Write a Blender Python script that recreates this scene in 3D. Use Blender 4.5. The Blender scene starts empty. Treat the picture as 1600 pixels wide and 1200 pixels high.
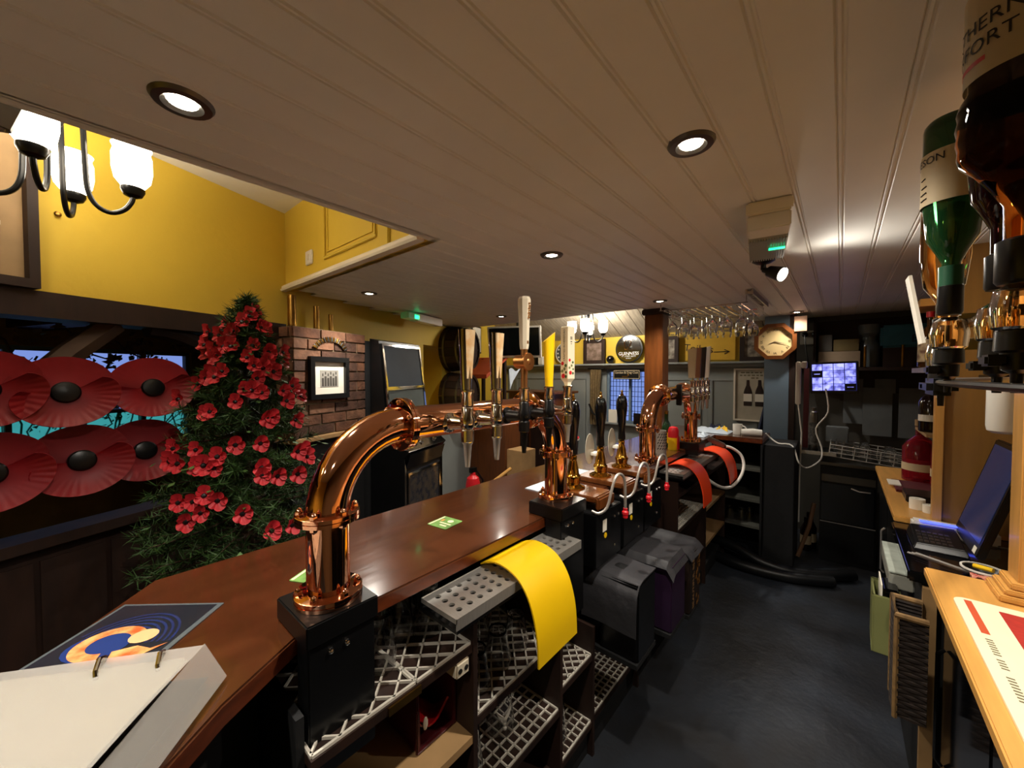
import bpy, bmesh, math, random
from mathutils import Vector, Matrix
random.seed(7)
PI = math.pi
scene = bpy.context.scene
COL = scene.collection
# ------------------------------------------------------------------ camera
cd = bpy.data.cameras.new('camera'); cd.sensor_width = 36.0; cd.lens = 600 / 1600 * 36; cd.clip_start = 0.02
cam = bpy.data.objects.new('camera', cd); COL.objects.link(cam)
cam.location = (0, 0, 1.63); cam.rotation_euler = (math.radians(90 - 1.53), 0, math.radians(40.6))
scene.camera = cam
# ------------------------------------------------------------------ world: blue dusk outside the windows
w = bpy.data.worlds.new('dusk'); scene.world = w; w.use_nodes = True
bg = w.node_tree.nodes['Background']; bg.inputs[0].default_value = (0.2, 0.3, 0.72, 1); bg.inputs[1].default_value = .5
scene.view_settings.view_transform = 'Standard'; scene.view_settings.look = 'None'
scene.view_settings.gamma = 1.0; scene.view_settings.use_curve_mapping = False
scene.view_settings.exposure = 1.1
scene.cycles.max_bounces = 10; scene.cycles.transparent_max_bounces = 12
scene.cycles.sample_clamp_indirect = 4.0
WARM = (1.0, 0.90, 0.72); WARM2 = (1.0, 0.93, 0.82)
def light(kind, loc, energy, color=WARM, size=0.03, rot=(0, 0, 0), spot=None, blend=.6):
    d = bpy.data.lights.new('lamp_light', kind); d.energy = energy; d.color = color
    if kind in ('POINT', 'SPOT'): d.shadow_soft_size = size
    if spot: d.spot_size = math.radians(spot); d.spot_blend = blend
    o = bpy.data.objects.new('lamp_light', d); COL.objects.link(o); o.location = loc; o.rotation_euler = rot
    return o
# ------------------------------------------------------------------ materials
MATS = {}
def srgb(c):
    if isinstance(c, str):
        c = [int(c[i:i + 2], 16) / 255 for i in (0, 2, 4)]
    return tuple((v / 12.92 if v <= .04045 else ((v + .055) / 1.055) ** 2.4) for v in c)
def mat(name, col, rough=.5, metal=0., var=.12, scale=8., bump=0., bscale=60., stretch=(1, 1, 1), emit=None, es=0., trans=0., ior=1.45, coat=0., alpha=1., col2=None, spec=.5):
    if name in MATS: return MATS[name]
    m = bpy.data.materials.new(name); m.use_nodes = True; nt = m.node_tree; b = nt.nodes['Principled BSDF']
    c = srgb(col); c2 = srgb(col2) if col2 else tuple(v * (1 - var) for v in c)
    tc = nt.nodes.new('ShaderNodeTexCoord'); mp = nt.nodes.new('ShaderNodeMapping'); mp.inputs['Scale'].default_value = stretch
    nt.links.new(tc.outputs['Object'], mp.inputs[0])
    n = nt.nodes.new('ShaderNodeTexNoise'); n.inputs['Scale'].default_value = scale; n.inputs['Detail'].default_value = 4
    nt.links.new(mp.outputs[0], n.inputs['Vector'])
    r = nt.nodes.new('ShaderNodeValToRGB'); r.color_ramp.elements[0].position = .35; r.color_ramp.elements[1].position = .65
    r.color_ramp.elements[0].color = (*c, 1); r.color_ramp.elements[1].color = (*c2, 1)
    nt.links.new(n.outputs['Fac'], r.inputs[0]); nt.links.new(r.outputs[0], b.inputs['Base Color'])
    b.inputs['Roughness'].default_value = rough; b.inputs['Metallic'].default_value = metal
    b.inputs['IOR'].default_value = ior; b.inputs['Transmission Weight'].default_value = trans
    b.inputs['Coat Weight'].default_value = coat; b.inputs['Coat Roughness'].default_value = .08
    b.inputs['Alpha'].default_value = alpha; b.inputs['Specular IOR Level'].default_value = spec
    if bump:
        n2 = nt.nodes.new('ShaderNodeTexNoise'); n2.inputs['Scale'].default_value = bscale; n2.inputs['Detail'].default_value = 3
        nt.links.new(mp.outputs[0], n2.inputs['Vector'])
        bp = nt.nodes.new('ShaderNodeBump'); bp.inputs['Strength'].default_value = bump; bp.inputs['Distance'].default_value = .01
        nt.links.new(n2.outputs['Fac'], bp.inputs['Height']); nt.links.new(bp.outputs[0], b.inputs['Normal'])
    if emit:
        b.inputs['Emission Color'].default_value = (*srgb(emit), 1); b.inputs['Emission Strength'].default_value = es
    MATS[name] = m
    return m
M = dict(
    ceil=mat('painted_ceiling_board', 'e6e4de', .45, var=.06, scale=3),
    ceilback=mat('ceiling_void', '3a332c', .9),
    yellow=mat('yellow_paint', 'd8b63c', .6, var=.06, scale=2.5, bump=.12, bscale=30),
    yellowd=mat('yellow_recess', 'c99b26', .6, var=.06, scale=2.5),
    white=mat('white_gloss', 'efe6d4', .35, var=.04),
    plastic=mat('white_plastic', 'e6e2d8', .4, var=.05),
    floor=mat('dark_rubber_floor', '30353d', .42, var=.35, scale=2.2, bump=.25, bscale=25, col2='222121'),
    pubfloor=mat('pub_floor', '2a1d14', .5),
    counter=mat('varnished_mahogany', '4a2613', .2, var=.25, scale=5, stretch=(3, .6, 3), bump=.12, bscale=5, coat=.5),
    counteredge=mat('mahogany_edge', '6a3014', .3, var=.45, scale=9, stretch=(3, 1.2, 6), coat=.3),
    copper=mat('polished_copper', 'f0b28e', .06, 1., var=.05, scale=5),
    copperm=mat('satin_copper', 'dca066', .3, 1., var=.06),
    chrome=mat('chrome', 'd8d6d2', .07, 1., var=.04),
    steel=mat('brushed_steel', 'cfcac2', .36, .75, var=.12, scale=30, stretch=(1, 12, 1)),
    steeld=mat('dull_steel', '77736c', .4, 1., var=.2),
    brass=mat('polished_brass', 'd6a545', .1, 1., var=.06),
    brassd=mat('aged_brass', 'a77d3b', .28, 1., var=.35, scale=14),
    black=mat('black_satin', '0d0d0e', .3, var=.2),
    blackg=mat('black_gloss', '08080a', .1, var=.1, coat=.4),
    blackm=mat('black_matt', '131314', .75, var=.25, bump=.1),
    rubber=mat('black_rubber_mat', '38373a', .55, var=.3, scale=6, bump=.2, bscale=40),
    ymat=mat('yellow_pvc', 'f6c70a', .42, var=.05, scale=5),
    omat=mat('orange_pvc', 'f4481c', .4, var=.06, scale=5),
    ivory=mat('ivory_plastic', 'dccfb6', .35, var=.06),
    red=mat('red_plastic', 'd1202a', .35, var=.1),
    poppy=mat('poppy_red', '86121a', .45, var=.18, scale=9, spec=.35),
    poppyf=mat('poppy_fabric', 'c42630', .55, var=.3, scale=40),
    needles=mat('needle_green', '33501f', .6, var=.4, scale=12),
    leaf=mat('leaf_green', '4a6b35', .5, var=.4, scale=20),
    bark=mat('bark', '3b2716', .8, var=.3),
    darkwood=mat('dark_oak', '2c170c', .62, var=.4, scale=6, stretch=(4, 4, .7)),
    midwood=mat('brown_wood', '6b3a16', .35, var=.3, scale=6, stretch=(6, 6, .8), coat=.2),
    oak=mat('golden_oak', 'd9a052', .38, var=.16, scale=5, stretch=(7, .8, 7), coat=.15),
    oakv=mat('golden_oak_upright', 'd09a50', .4, var=.18, scale=5, stretch=(7, 7, .7), coat=.1),
    ply=mat('plain_board', 'a98558', .6, var=.2),
    brick=mat('brick_red', '704832', .85, var=.45, scale=14, bump=.5, bscale=50),
    brickd=mat('brick_dark', '55382a', .85, var=.5, scale=14, bump=.5, bscale=50),
    brickp=mat('brick_pale', '845c44', .85, var=.4, scale=14, bump=.5, bscale=50),
    mortar=mat('mortar', '75654e', .9, bump=.3),
    grey=mat('grey_green_paint', '8a8f8c', .5, var=.06, scale=3),
    bluegrey=mat('blue_grey_paint', '6c7f8f', .5, var=.06, scale=3),
    glass=mat('clear_glass', 'ffffff', .02, trans=1., ior=1.45, var=0.),
    frost=mat('lit_frosted_glass', 'fff4e0', .4, emit='fff2de', es=4.5),
    bulb=mat('lit_bulb', 'fff4e0', .3, emit='fff1da', es=22.),
    amber=mat('amber_spirit', 'e88a34', .02, trans=1., ior=1.15, var=.02),
    amberl=mat('amber_clear', 'f0b76a', .03, trans=1., ior=1.4, var=.02),
    greenglass=mat('green_glass', '1f4a28', .05, trans=.5, ior=1.45, var=.05),
    darkglass=mat('dark_bottle', '1d0a08', .06, trans=.3, var=.1),
    pinkgin=mat('ruby_spirit', 'a02030', .04, trans=.6, ior=1.36, var=.05),
    label=mat('paper_label', 'cdb994', .6, var=.08),
    paper=mat('paper', 'f2ecdc', .6, var=.03, scale=4),
    sleeve=mat('plastic_sleeve', 'f2efe8', .18, var=.02, trans=.75, ior=1.2),
    ink=mat('black_ink', '18140f', .6),
    inkg=mat('grey_ink', '6a6248', .6),
    whiteink=mat('white_ink', 'eae6da', .5),
    lattice=mat('white_plastic_lattice', 'd9d2c4', .45, var=.1),
    maroon=mat('maroon_plastic', '4a1216', .4, var=.2),
    screenoff=mat('screen_dark', '12161c', .12, var=.2, coat=.5),
    screenblue=mat('screen_navy', '1a2540', .2, emit='22386e', es=.1),
    lens=mat('ribbed_lens', 'd9d6c8', .2, trans=.4, var=.05),
    greenled=mat('green_led', '30e090', .3, emit='20f090', es=1.4),
    curtain=mat('gold_brown_curtain', '7c6642', .8, var=.35, scale=30),
    orange=mat('terracotta_red', 'c4502c', .6, var=.1),
    cloth=mat('pale_blue_cloth', 'c6d3e0', .7, var=.12, scale=14),
    hose=mat('black_hose', '101113', .4),
    wicker=mat('wicker', '8a6a40', .7, var=.4, scale=40),
    olive=mat('olive_plastic', '7c7f4e', .5, var=.1),
    crimson=mat('crimson_mat', 'b5302a', .5, var=.25, scale=60, stretch=(1, 4, 1)),
    cream=mat('cream_mat', 'efe2bf', .5, var=.05),
    teal=mat('teal_glass', '7dffb0', .1, trans=1., ior=1.1),
    navy=mat('navy_cloth', '1c2540', .7),
    purple=mat('dark_purple_card', '2a1530', .5),
)
# ------------------------------------------------------------------ mesh helpers
class MB:
    def __init__(s): s.v = []; s.f = []; s.mi = []
    def add(s, vs, fs, m=0):
        o = len(s.v); s.v += [tuple(v) for v in vs]; s.f += [tuple(o + i for i in f) for f in fs]; s.mi += [m] * len(fs); return s
    def box(s, x0, x1, y0, y1, z0, z1, m=0, R=None):
        vs = [Vector((x, y, z)) for z in (z0, z1) for y in (y0, y1) for x in (x0, x1)]
        if R is not None: vs = [R @ v for v in vs]
        return s.add(vs, [(0, 2, 3, 1), (4, 5, 7, 6), (0, 1, 5, 4), (2, 6, 7, 3), (0, 4, 6, 2), (1, 3, 7, 5)], m)
    def cyl(s, p0, p1, r0, r1=None, n=20, m=0, caps=True):
        r1 = r0 if r1 is None else r1
        return s.tube([p0, p1], [r0, r1], n, m, caps)
    def tube(s, path, r, n=10, m=0, caps=True, flat=1.0):
        P = [Vector(p) for p in path]; rs = r if isinstance(r, (list, tuple)) else [r] * len(P)
        t = (P[1] - P[0]).normalized(); a = Vector((0, 0, 1)) if abs(t.z) < .9 else Vector((1, 0, 0))
        u = t.cross(a).normalized(); vs = []
        for i, p in enumerate(P):
            if i == 0: tt = P[1] - P[0]
            elif i == len(P) - 1: tt = P[-1] - P[-2]
            else: tt = (P[i + 1] - p).normalized() + (p - P[i - 1]).normalized()
            if tt.length < 1e-9: tt = t
            t = tt.normalized(); u = (u - t * u.dot(t))
            if u.length < 1e-6: u = t.orthogonal()
            u.normalize(); w_ = t.cross(u)
            for k in range(n):
                an = 2 * PI * k / n
                vs.append(p + u * math.cos(an) * rs[i] + w_ * math.sin(an) * rs[i] * flat)
        fs = [(i * n + k, i * n + (k + 1) % n, (i + 1) * n + (k + 1) % n, (i + 1) * n + k) for i in range(len(P) - 1) for k in range(n)]
        if caps: fs += [tuple(range(n - 1, -1, -1)), tuple(range((len(P) - 1) * n, len(P) * n))]
        return s.add(vs, fs, m)
    def lathe(s, prof, o=(0, 0, 0), n=28, m=0, R=None, closed=False):
        vs = []; o = Vector(o)
        for r, z in prof:
            for k in range(n):
                v = Vector((r * math.cos(2 * PI * k / n), r * math.sin(2 * PI * k / n), z))
                vs.append((R @ v if R is not None else v) + o)
        L = len(prof)
        fs = [(i * n + k, i * n + (k + 1) % n, (i + 1) * n + (k + 1) % n, (i + 1) * n + k) for i in range(L - 1) for k in range(n)]
        if closed: fs += [((L - 1) * n + k, (L - 1) * n + (k + 1) % n, (k + 1) % n, k) for k in range(n)]
        else:
            if prof[0][0] > 1e-5: fs.append(tuple(range(n - 1, -1, -1)))
            if prof[-1][0] > 1e-5: fs.append(tuple(range((L - 1) * n, L * n)))
        return s.add(vs, fs, m)
    def ball(s, c, r, n=12, m=0, sc=(1, 1, 1), R=None):
        k = n // 2
        prof = [(max(1e-6, math.sin(PI * i / k)) * r, -math.cos(PI * i / k) * r) for i in range(k + 1)]
        o = len(s.v); s.lathe(prof, (0, 0, 0), n, m)
        for i in range(o, len(s.v)):
            v = Vector((s.v[i][0] * sc[0], s.v[i][1] * sc[1], s.v[i][2] * sc[2]))
            if R is not None: v = R @ v
            s.v[i] = tuple(v + Vector(c))
        return s
    def prism(s, poly, z0, z1, m=0, m_side=None, R=None):
        n = len(poly); vs = [Vector((x, y, z0)) for x, y in poly] + [Vector((x, y, z1)) for x, y in poly]
        if R is not None: vs = [R @ v for v in vs]
        s.add(vs, [tuple(range(n - 1, -1, -1)), tuple(range(n, 2 * n))], m)
        o = len(s.v) - 2 * n
        s.f += [(o + i, o + (i + 1) % n, o + n + (i + 1) % n, o + n + i) for i in range(n)]; s.mi += [m if m_side is None else m_side] * n
        return s
    def quad(s, a, b, c, d, m=0): return s.add([a, b, c, d], [(0, 1, 2, 3)], m)
    def surf(s, fn, nu, nv, m=0, th=0.):
        g = [[Vector(fn(i / nu, j / nv)) for j in range(nv + 1)] for i in range(nu + 1)]
        idx = lambda i, j: i * (nv + 1) + j
        fs = [(idx(i, j), idx(i + 1, j), idx(i + 1, j + 1), idx(i, j + 1)) for i in range(nu) for j in range(nv)]
        vs = [p for row in g for p in row]
        if not th: return s.add(vs, fs, m)
        N = len(vs); nr = []
        for i in range(nu + 1):
            for j in range(nv + 1):
                du = g[min(i + 1, nu)][j] - g[max(i - 1, 0)][j]; dv = g[i][min(j + 1, nv)] - g[i][max(j - 1, 0)]
                q = du.cross(dv); nr.append(q.normalized() if q.length > 1e-12 else Vector((0, 0, 1)))
        vs2 = [vs[k] - nr[k] * th for k in range(N)]
        f2 = [tuple(N + i for i in reversed(f)) for f in fs]
        ed = [idx(i, 0) for i in range(nu)] + [idx(nu, j) for j in range(nv)] + [idx(i, nv) for i in range(nu, 0, -1)] + [idx(0, j) for j in range(nv, 0, -1)]
        f3 = [(ed[k], N + ed[k], N + ed[(k + 1) % len(ed)], ed[(k + 1) % len(ed)]) for k in range(len(ed))]
        return s.add(vs + vs2, fs + f2 + f3, m)
    def build(s, name, mats, parent=None, bevel=0., smooth=35, origin=None):
        if not isinstance(mats, (list, tuple)): mats = [mats]
        if origin is None:
            if parent is not None: origin = ORG[parent.name]
            else:
                xs, ys, zs = zip(*s.v); origin = ((min(xs) + max(xs)) / 2, (min(ys) + max(ys)) / 2, min(zs))
        me = bpy.data.meshes.new(name); o3 = Vector(origin)
        me.from_pydata([Vector(v) - o3 for v in s.v], [], s.f)
        for m_ in mats: me.materials.append(m_)
        for p, k in zip(me.polygons, s.mi): p.material_index = k
        if bevel:
            bm = bmesh.new(); bm.from_mesh(me); bmesh.ops.remove_doubles(bm, verts=bm.verts, dist=1e-6)
            bmesh.ops.recalc_face_normals(bm, faces=bm.faces)
            es = [e for e in bm.edges if len(e.link_faces) == 2 and e.calc_face_angle(0) > .6]
            bmesh.ops.bevel(bm, geom=es, offset=bevel, segments=2, affect='EDGES', clamp_overlap=True)
            bm.to_mesh(me); bm.free()
        if smooth:
            for p in me.polygons: p.use_smooth = True
            me.set_sharp_from_angle(angle=math.radians(smooth))
        me.update()
        o = bpy.data.objects.new(name, me); COL.objects.link(o)
        if parent is not None: o.parent = parent
        else: o.location = origin
        ORG[o.name] = tuple(origin)
        return o
ORG = {}
def tag(o, label=None, cat=None, group=None, kind=None):
    if label: o['label'] = label
    if cat: o['category'] = cat
    if group: o['group'] = group
    if kind: o['kind'] = kind
    return o
def thing(name, loc, label, cat, group=None):
    o = bpy.data.objects.new(name, None); o.empty_display_size = .05; COL.objects.link(o); o.location = loc
    ORG[o.name] = tuple(loc); return tag(o, label, cat, group)
def struct(o): o['kind'] = 'structure'; return o
def copy_tree(o, loc, rot=None, label=None, group=None, parent=None):
    c = o.copy(); COL.objects.link(c)
    if parent is not None: c.parent = parent
    else:
        c.location = loc
        if rot is not None: c.rotation_euler = rot
    if label: c['label'] = label
    if group: c['group'] = group
    for ch in list(o.children): copy_tree(ch, None, parent=c)
    return c
def text(body, size, m, parent, loc, ex=(1, 0, 0), ey=(0, 0, 1), name='lettering', align='CENTER', th=.0006, bend=None, sx=1.0):
    """flat lettering: ex = reading direction, ey = up direction of the letters"""
    c = bpy.data.curves.new('t', 'FONT'); c.body = body; c.size = size; c.align_x = align; c.align_y = 'CENTER'; c.resolution_u = 3
    t = bpy.data.objects.new('t', c); me = bpy.data.meshes.new_from_object(t)
    bpy.data.objects.remove(t); bpy.data.curves.remove(c)
    ex = Vector(ex).normalized(); ey = Vector(ey).normalized(); ez = ex.cross(ey); L = Vector(loc); b = MB()
    vs = []
    for v in me.vertices:
        x = v.co.x * sx
        if bend: # bend = (radius): wrap on a cylinder whose axis is ey
            a = x / bend; vs.append(L + ex * math.sin(a) * bend + ez * (math.cos(a) - 1) * bend + ey * v.co.y + ez * th)
        else: vs.append(L + ex * x + ey * v.co.y + ez * th)
    b.add(vs, [tuple(p.vertices) for p in me.polygons]); bpy.data.meshes.remove(me)
    return b.build(name, m, parent, smooth=0)
def rotm(ax, deg): return Matrix.Rotation(math.radians(deg), 3, ax)
def LW(s, off, z): return Vector((-2.87 - .35 * s + .937 * off, .93 + .937 * s + .35 * off, z))
LWR = Matrix(((-.35, .937, 0), (.937, .35, 0), (0, 0, 1)))   # local (s, off, z) -> world, without the origin
def lwbox(b, s0, s1, o0, o1, z0, z1, m=0):
    vs = [LW(a, c, z) for z in (z0, z1) for c in (o0, o1) for a in (s0, s1)]
    return b.add(vs, [(0, 1, 3, 2), (4, 6, 7, 5), (0, 4, 5, 1), (2, 3, 7, 6), (0, 2, 6, 4), (1, 5, 7, 3)], m)
def smooth_path(pts, k=4):
    out = []
    for i in range(len(pts) - 1):
        p0, p1, p2, p3 = [Vector(pts[min(max(i + d, 0), len(pts) - 1)]) for d in (-1, 0, 1, 2)]
        for j in range(k):
            f = j / k; out.append(.5 * (2 * p1 + (p2 - p0) * f + (2 * p0 - 5 * p1 + 4 * p2 - p3) * f * f + (3 * p1 - p0 - 3 * p2 + p3) * f ** 3))
    return out + [Vector(pts[-1])]
def bx(name, m, a, parent=None, bevel=0.): return MB().box(*a).build(name, m, parent, bevel)
# ================================================================== THE SETTING
CZ = 2.2
struct(bx('floor', M['floor'], (-.95, 1.2, -2.3, 5.2, -.06, 0)))
struct(MB().box(-6.4, -.95, -2.3, 5.2, -.06, 0).build('floor', M['pubfloor']))
# low boarded ceiling over the bar: an L-shaped slab with every board on it
cl = MB(); cl.box(-1.352, 1.2, -2.3, 5.0, CZ + .008, CZ + .05)
cl.prism([(-1.352, 1.03), (-1.352, 3.3), (-3.74, 3.3), (-2.84, 1.03)], CZ + .008, CZ + .05)
ceiling = struct(cl.build('ceiling', M['ceilback']))
PW = .109
def plank_mesh(L):
    pr = [(0, .009), (.0, .005), (.003, 0), (.0075, 0), (.010, .004), (.0135, .004), (.016, 0), (PW - .003, 0), (PW, .005), (PW, .009)]
    b = MB(); n = len(pr)
    b.add([(x, 0, z) for x, z in pr] + [(x, L, z) for x, z in pr], [(i, i + 1, n + i + 1, n + i) for i in range(n - 1)] + [tuple(range(n - 1, -1, -1)), tuple(range(n, 2 * n))])
    return b
PM = {}
def plank(x, y0, y1, parent, m):
    key = round(y1 - y0, 3)
    if key not in PM:
        o = plank_mesh(y1 - y0).build('plank', m, parent, origin=(0, 0, 0), smooth=0); PM[key] = o.data
    else:
        o = bpy.data.objects.new('plank', PM[key]); COL.objects.link(o); o.parent = parent
    o.location = Vector((x, y0, CZ)) - Vector(ORG[parent.name])
    return o
x = -.344 - PW * 9
k = 0
while x < 1.1:
    plank(x, -2.3, 4.95, ceiling, M['ceil']); x += PW
x = -.344 - PW * 10
while x > -3.72:
    s_ = max(0, (-2.87 - x) / .35); y0 = 1.03 if x > -2.86 else .95 + .937 * s_
    if y0 < 3.2: plank(x, round(y0, 2), 3.3, ceiling, M['ceil'])
    x -= PW
# higher ceilings: flat over the left-hand void, boarded slope over the far end, one roof over all
struct(MB().box(-3.4, -1.3, -2.3, 1.06, 2.72, 2.76).build('ceiling', M['ceil']))
struct(MB().box(-6.6, 1.3, -2.4, 5.3, 3.0, 3.06).build('ceiling', M['ceilback']))
far = MB(); far.add([(-4.6, 5.0, 2.16), (-.3, 5.0, 2.16), (-.3, 3.3, 2.98), (-4.6, 3.3, 2.98)], [(0, 1, 2, 3)])
farc = struct(far.build('ceiling', M['ceilback'], smooth=0))
sb = mat('weathered_ceiling_board', 'b5a893', .6, var=.3, scale=6, stretch=(6, 1, 1))
fm = None
for i in range(28):
    xx = -4.55 + i * .15
    if fm is None:
        b = MB(); b.add([(0, 5.0, 2.155), (.142, 5.0, 2.155), (.142, 3.3, 2.975), (0, 3.3, 2.975), (0, 5.0, 2.14), (.142, 5.0, 2.14), (.142, 3.3, 2.96), (0, 3.3, 2.96)],
                        [(4, 5, 6, 7), (0, 3, 2, 1), (0, 4, 7, 3), (1, 2, 6, 5), (0, 1, 5, 4), (3, 7, 6, 2)])
        o = b.build('plank', sb, farc, origin=(0, 0, 0), smooth=0); fm = o.data
    else:
        o = bpy.data.objects.new('plank', fm); COL.objects.link(o); o.parent = farc
    o.location = Vector((xx, 0, 0)) - Vector(ORG[farc.name])
# fascias closing the voids above the low ceiling
struct(MB().box(-1.352, -1.30, -2.3, 1.06, CZ + .0, 2.76).build('wall_fascia', M['ceil']))
struct(MB().box(-4.2, 1.2, 3.3, 3.34, CZ + .0, 3.0).build('wall_fascia', M['ceil'])) if False else None
struct(MB().box(-4.2, -1.36, 3.28, 3.32, CZ + .006, 3.0).build('wall_fascia', M['ceilback']))
# yellow soffit with hatch, mould and switch
sof = MB(); sof.box(-3.0, -1.352, 1.0, 1.06, CZ, 2.74); struct(sof.build('wall_soffit', M['yellow']))
tr = MB()
pr = [(.0, .0), (-.035, .0), (-.04, .012), (-.03, .016), (-.03, .03), (-.018, .042), (-.008, .046), (0, .05)]
tr.add([(-2.9, 1.0 + y, CZ - .012 + z) for y, z in pr] + [(-1.345, 1.0 + y, CZ - .012 + z) for y, z in pr], [(i, i + 1, 8 + i + 1, 8 + i) for i in range(7)] + [tuple(range(7, -1, -1)), tuple(range(8, 16))])
struct(tr.build('trim_1', M['white']))
h = MB(); h.box(-2.34, -1.60, .985, 1.0, 2.225, 2.70)
hatch = struct(h.build('door_1', M['yellow'], bevel=.003))
def frame_bars(x0, x1, z0, z1, y0, y1, wd):
    b = MB(); b.box(x0, x1, y0, y1, z0, z0 + wd); b.box(x0, x1, y0, y1, z1 - wd, z1); b.box(x0, x0 + wd, y0, y1, z0 + wd, z1 - wd); b.box(x1 - wd, x1, y0, y1, z0 + wd, z1 - wd); return b
frame_bars(-2.25, -1.69, 2.28, 2.66, .974, .985, .016).build('beading', M['yellow'], hatch, bevel=.003)
frame_bars(-2.215, -1.725, 2.315, 2.625, .979, .985, .008).build('inner_beading', M['yellow'], hatch)
sw = thing('light_switch', (-2.49, .985, 2.30), 'white light switch plate on the yellow wall beside the hatch', 'light switch')
MB().box(-2.535, -2.445, .988, 1.0, 2.30, 2.385).build('plate', M['plastic'], sw, bevel=.004)
MB().box(-2.502, -2.478, .982, .988, 2.325, 2.36).build('rocker', M['white'], sw, bevel=.002)
# left wall, slanting: yellow band over an opening, then solid with a recess
b = MB(); lwbox(b, -3.6, .05, -.12, 0, 1.97, 2.74); lwbox(b, .05, 1.75, -.12, 0, 0, 2.74); lwbox(b, 2.14, 4.4, -.12, 0, 0, 3.0)
lwbox(b, 1.75, 2.14, -.12, 0, 1.95, 2.74); lwbox(b, 1.75, 2.14, -.42, -.38, 0, 1.95); lwbox(b, 1.71, 1.75, -.42, -.12, 0, 2.0); lwbox(b, 2.14, 2.18, -.42, -.12, 0, 2.0)
struct(b.build('wall_left', M['yellow'], smooth=0))
b = MB(); lwbox(b, -3.6, .05, -.16, .03, 1.86, 1.965); struct(b.build('trim_2', M['darkwood']))
# dark panelled dado below the opening
b = MB(); lwbox(b, -3.6, .0, -.06, 0, 0, .92); dado = struct(b.build('wall_dado', M['darkwood']))
for i in range(16):
    b = MB(); lwbox(b, -3.5 + i * .22, -3.5 + i * .22 + .2, 0, .012, .1, .86); b.build('panel', M['darkwood'], dado)
b = MB(); lwbox(b, -3.6, .05, -.1, .05, .92, .965); struct(b.build('trim_3', M['darkwood']))
for i, s0 in enumerate((-.12, -1.7)):
    b = MB(); lwbox(b, s0, s0 + .12, -.13, -.01, .965, 1.87); struct(b.build('trim_%d' % (4 + i), M['darkwood']))
# curved brace at the opening's right-hand side
b = MB(); b.tube([LW(-.12 - .55 * t, -.06, 1.50 + .36 * (1 - (1 - t) ** 2)) for t in [i / 8 for i in range(9)]], .045, 8); struct(b.build('trim_6', M['darkwood']))
b = MB(); b.tube([LW(-.80, -.06, 1.87), LW(-.95, -.06, 1.72), LW(-1.12, -.06, 1.52)], .05, 6); struct(b.build('trim_15', mat('brown_beam', '4a3320', .7, var=.3)))
# side room beyond the opening
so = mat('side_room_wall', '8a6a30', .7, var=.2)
b = MB(); O0, O1 = -1.72, -1.6
lwbox(b, -3.6, -1.02, O1, O1 - .12 + .0, 0, 2.2); lwbox(b, .42, .6, O1, O1 - .12, 0, 2.2)
lwbox(b, -1.02, .42, O1, O1 - .12, 0, 1.05); lwbox(b, -1.02, .42, O1, O1 - .12, 1.82, 2.2); lwbox(b, .5, .6, O1, -.1, 0, 2.2)
struct(b.build('wall_outer', so, smooth=0))
b = MB(); lwbox(b, -3.6, .6, O1 - .12, -.1, 2.06, 2.12); struct(b.build('ceiling', M['darkwood'], smooth=0))
for i in range(5):
    b = MB(); lwbox(b, -3.2 + i * .85, -3.06 + i * .85, O1, -.12, 1.93, 2.06); struct(b.build('trim_%d' % (7 + i), M['darkwood'], smooth=0))
wd = thing('window_1', LW(-.3, O1 - .05, 1.05), None, None); del_keys = None; struct(wd)
b = MB()
for s0 in (-1.02, -.66, -.3, .06, .39): lwbox(b, s0, s0 + .03, O1 - .08, O1 - .03, 1.05, 1.82)
for z0 in (1.05, 1.32, 1.79): lwbox(b, -1.02, .42, O1 - .08, O1 - .03, z0, z0 + .03)
b.build('window_frame', M['bluegrey'], wd, smooth=0)
for i in range(4):
    b = MB(); lwbox(b, -.99 + i * .36, -.99 + i * .36 + .33, O1 - .06, O1 - .056, 1.35, 1.79); b.build('pane', M['glass'], wd, smooth=0)
    b = MB(); lwbox(b, -.99 + i * .36, -.99 + i * .36 + .33, O1 - .06, O1 - .056, 1.08, 1.32); b.build('pane', M['teal'], wd, smooth=0)
# twiggy hedge seen through it
b = MB()
for i in range(46):
    p = LW(random.uniform(-1.2, .7), random.uniform(-2.6, -2.1), random.uniform(1.0, 1.3)); pts = [p]
    for k in range(4): p = p + Vector((random.uniform(-.08, .08), random.uniform(-.08, .08), random.uniform(.06, .2))); pts.append(p)
    b.tube(pts, .006, 4)
    for q in pts[1:]:
        for k in range(5):
            c = q + Vector([random.uniform(-.07, .07) for _ in range(3)]); e = Vector([random.uniform(-.03, .03) for _ in range(3)]); g = Vector([random.uniform(-.03, .03) for _ in range(3)])
            b.add([c, c + e, c + g], [(0, 1, 2)])
tag(b.build('hedge', M['leaf'], smooth=0), 'tangled leafy hedge outside the dusk-blue left window', 'hedge', kind='stuff')
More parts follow.
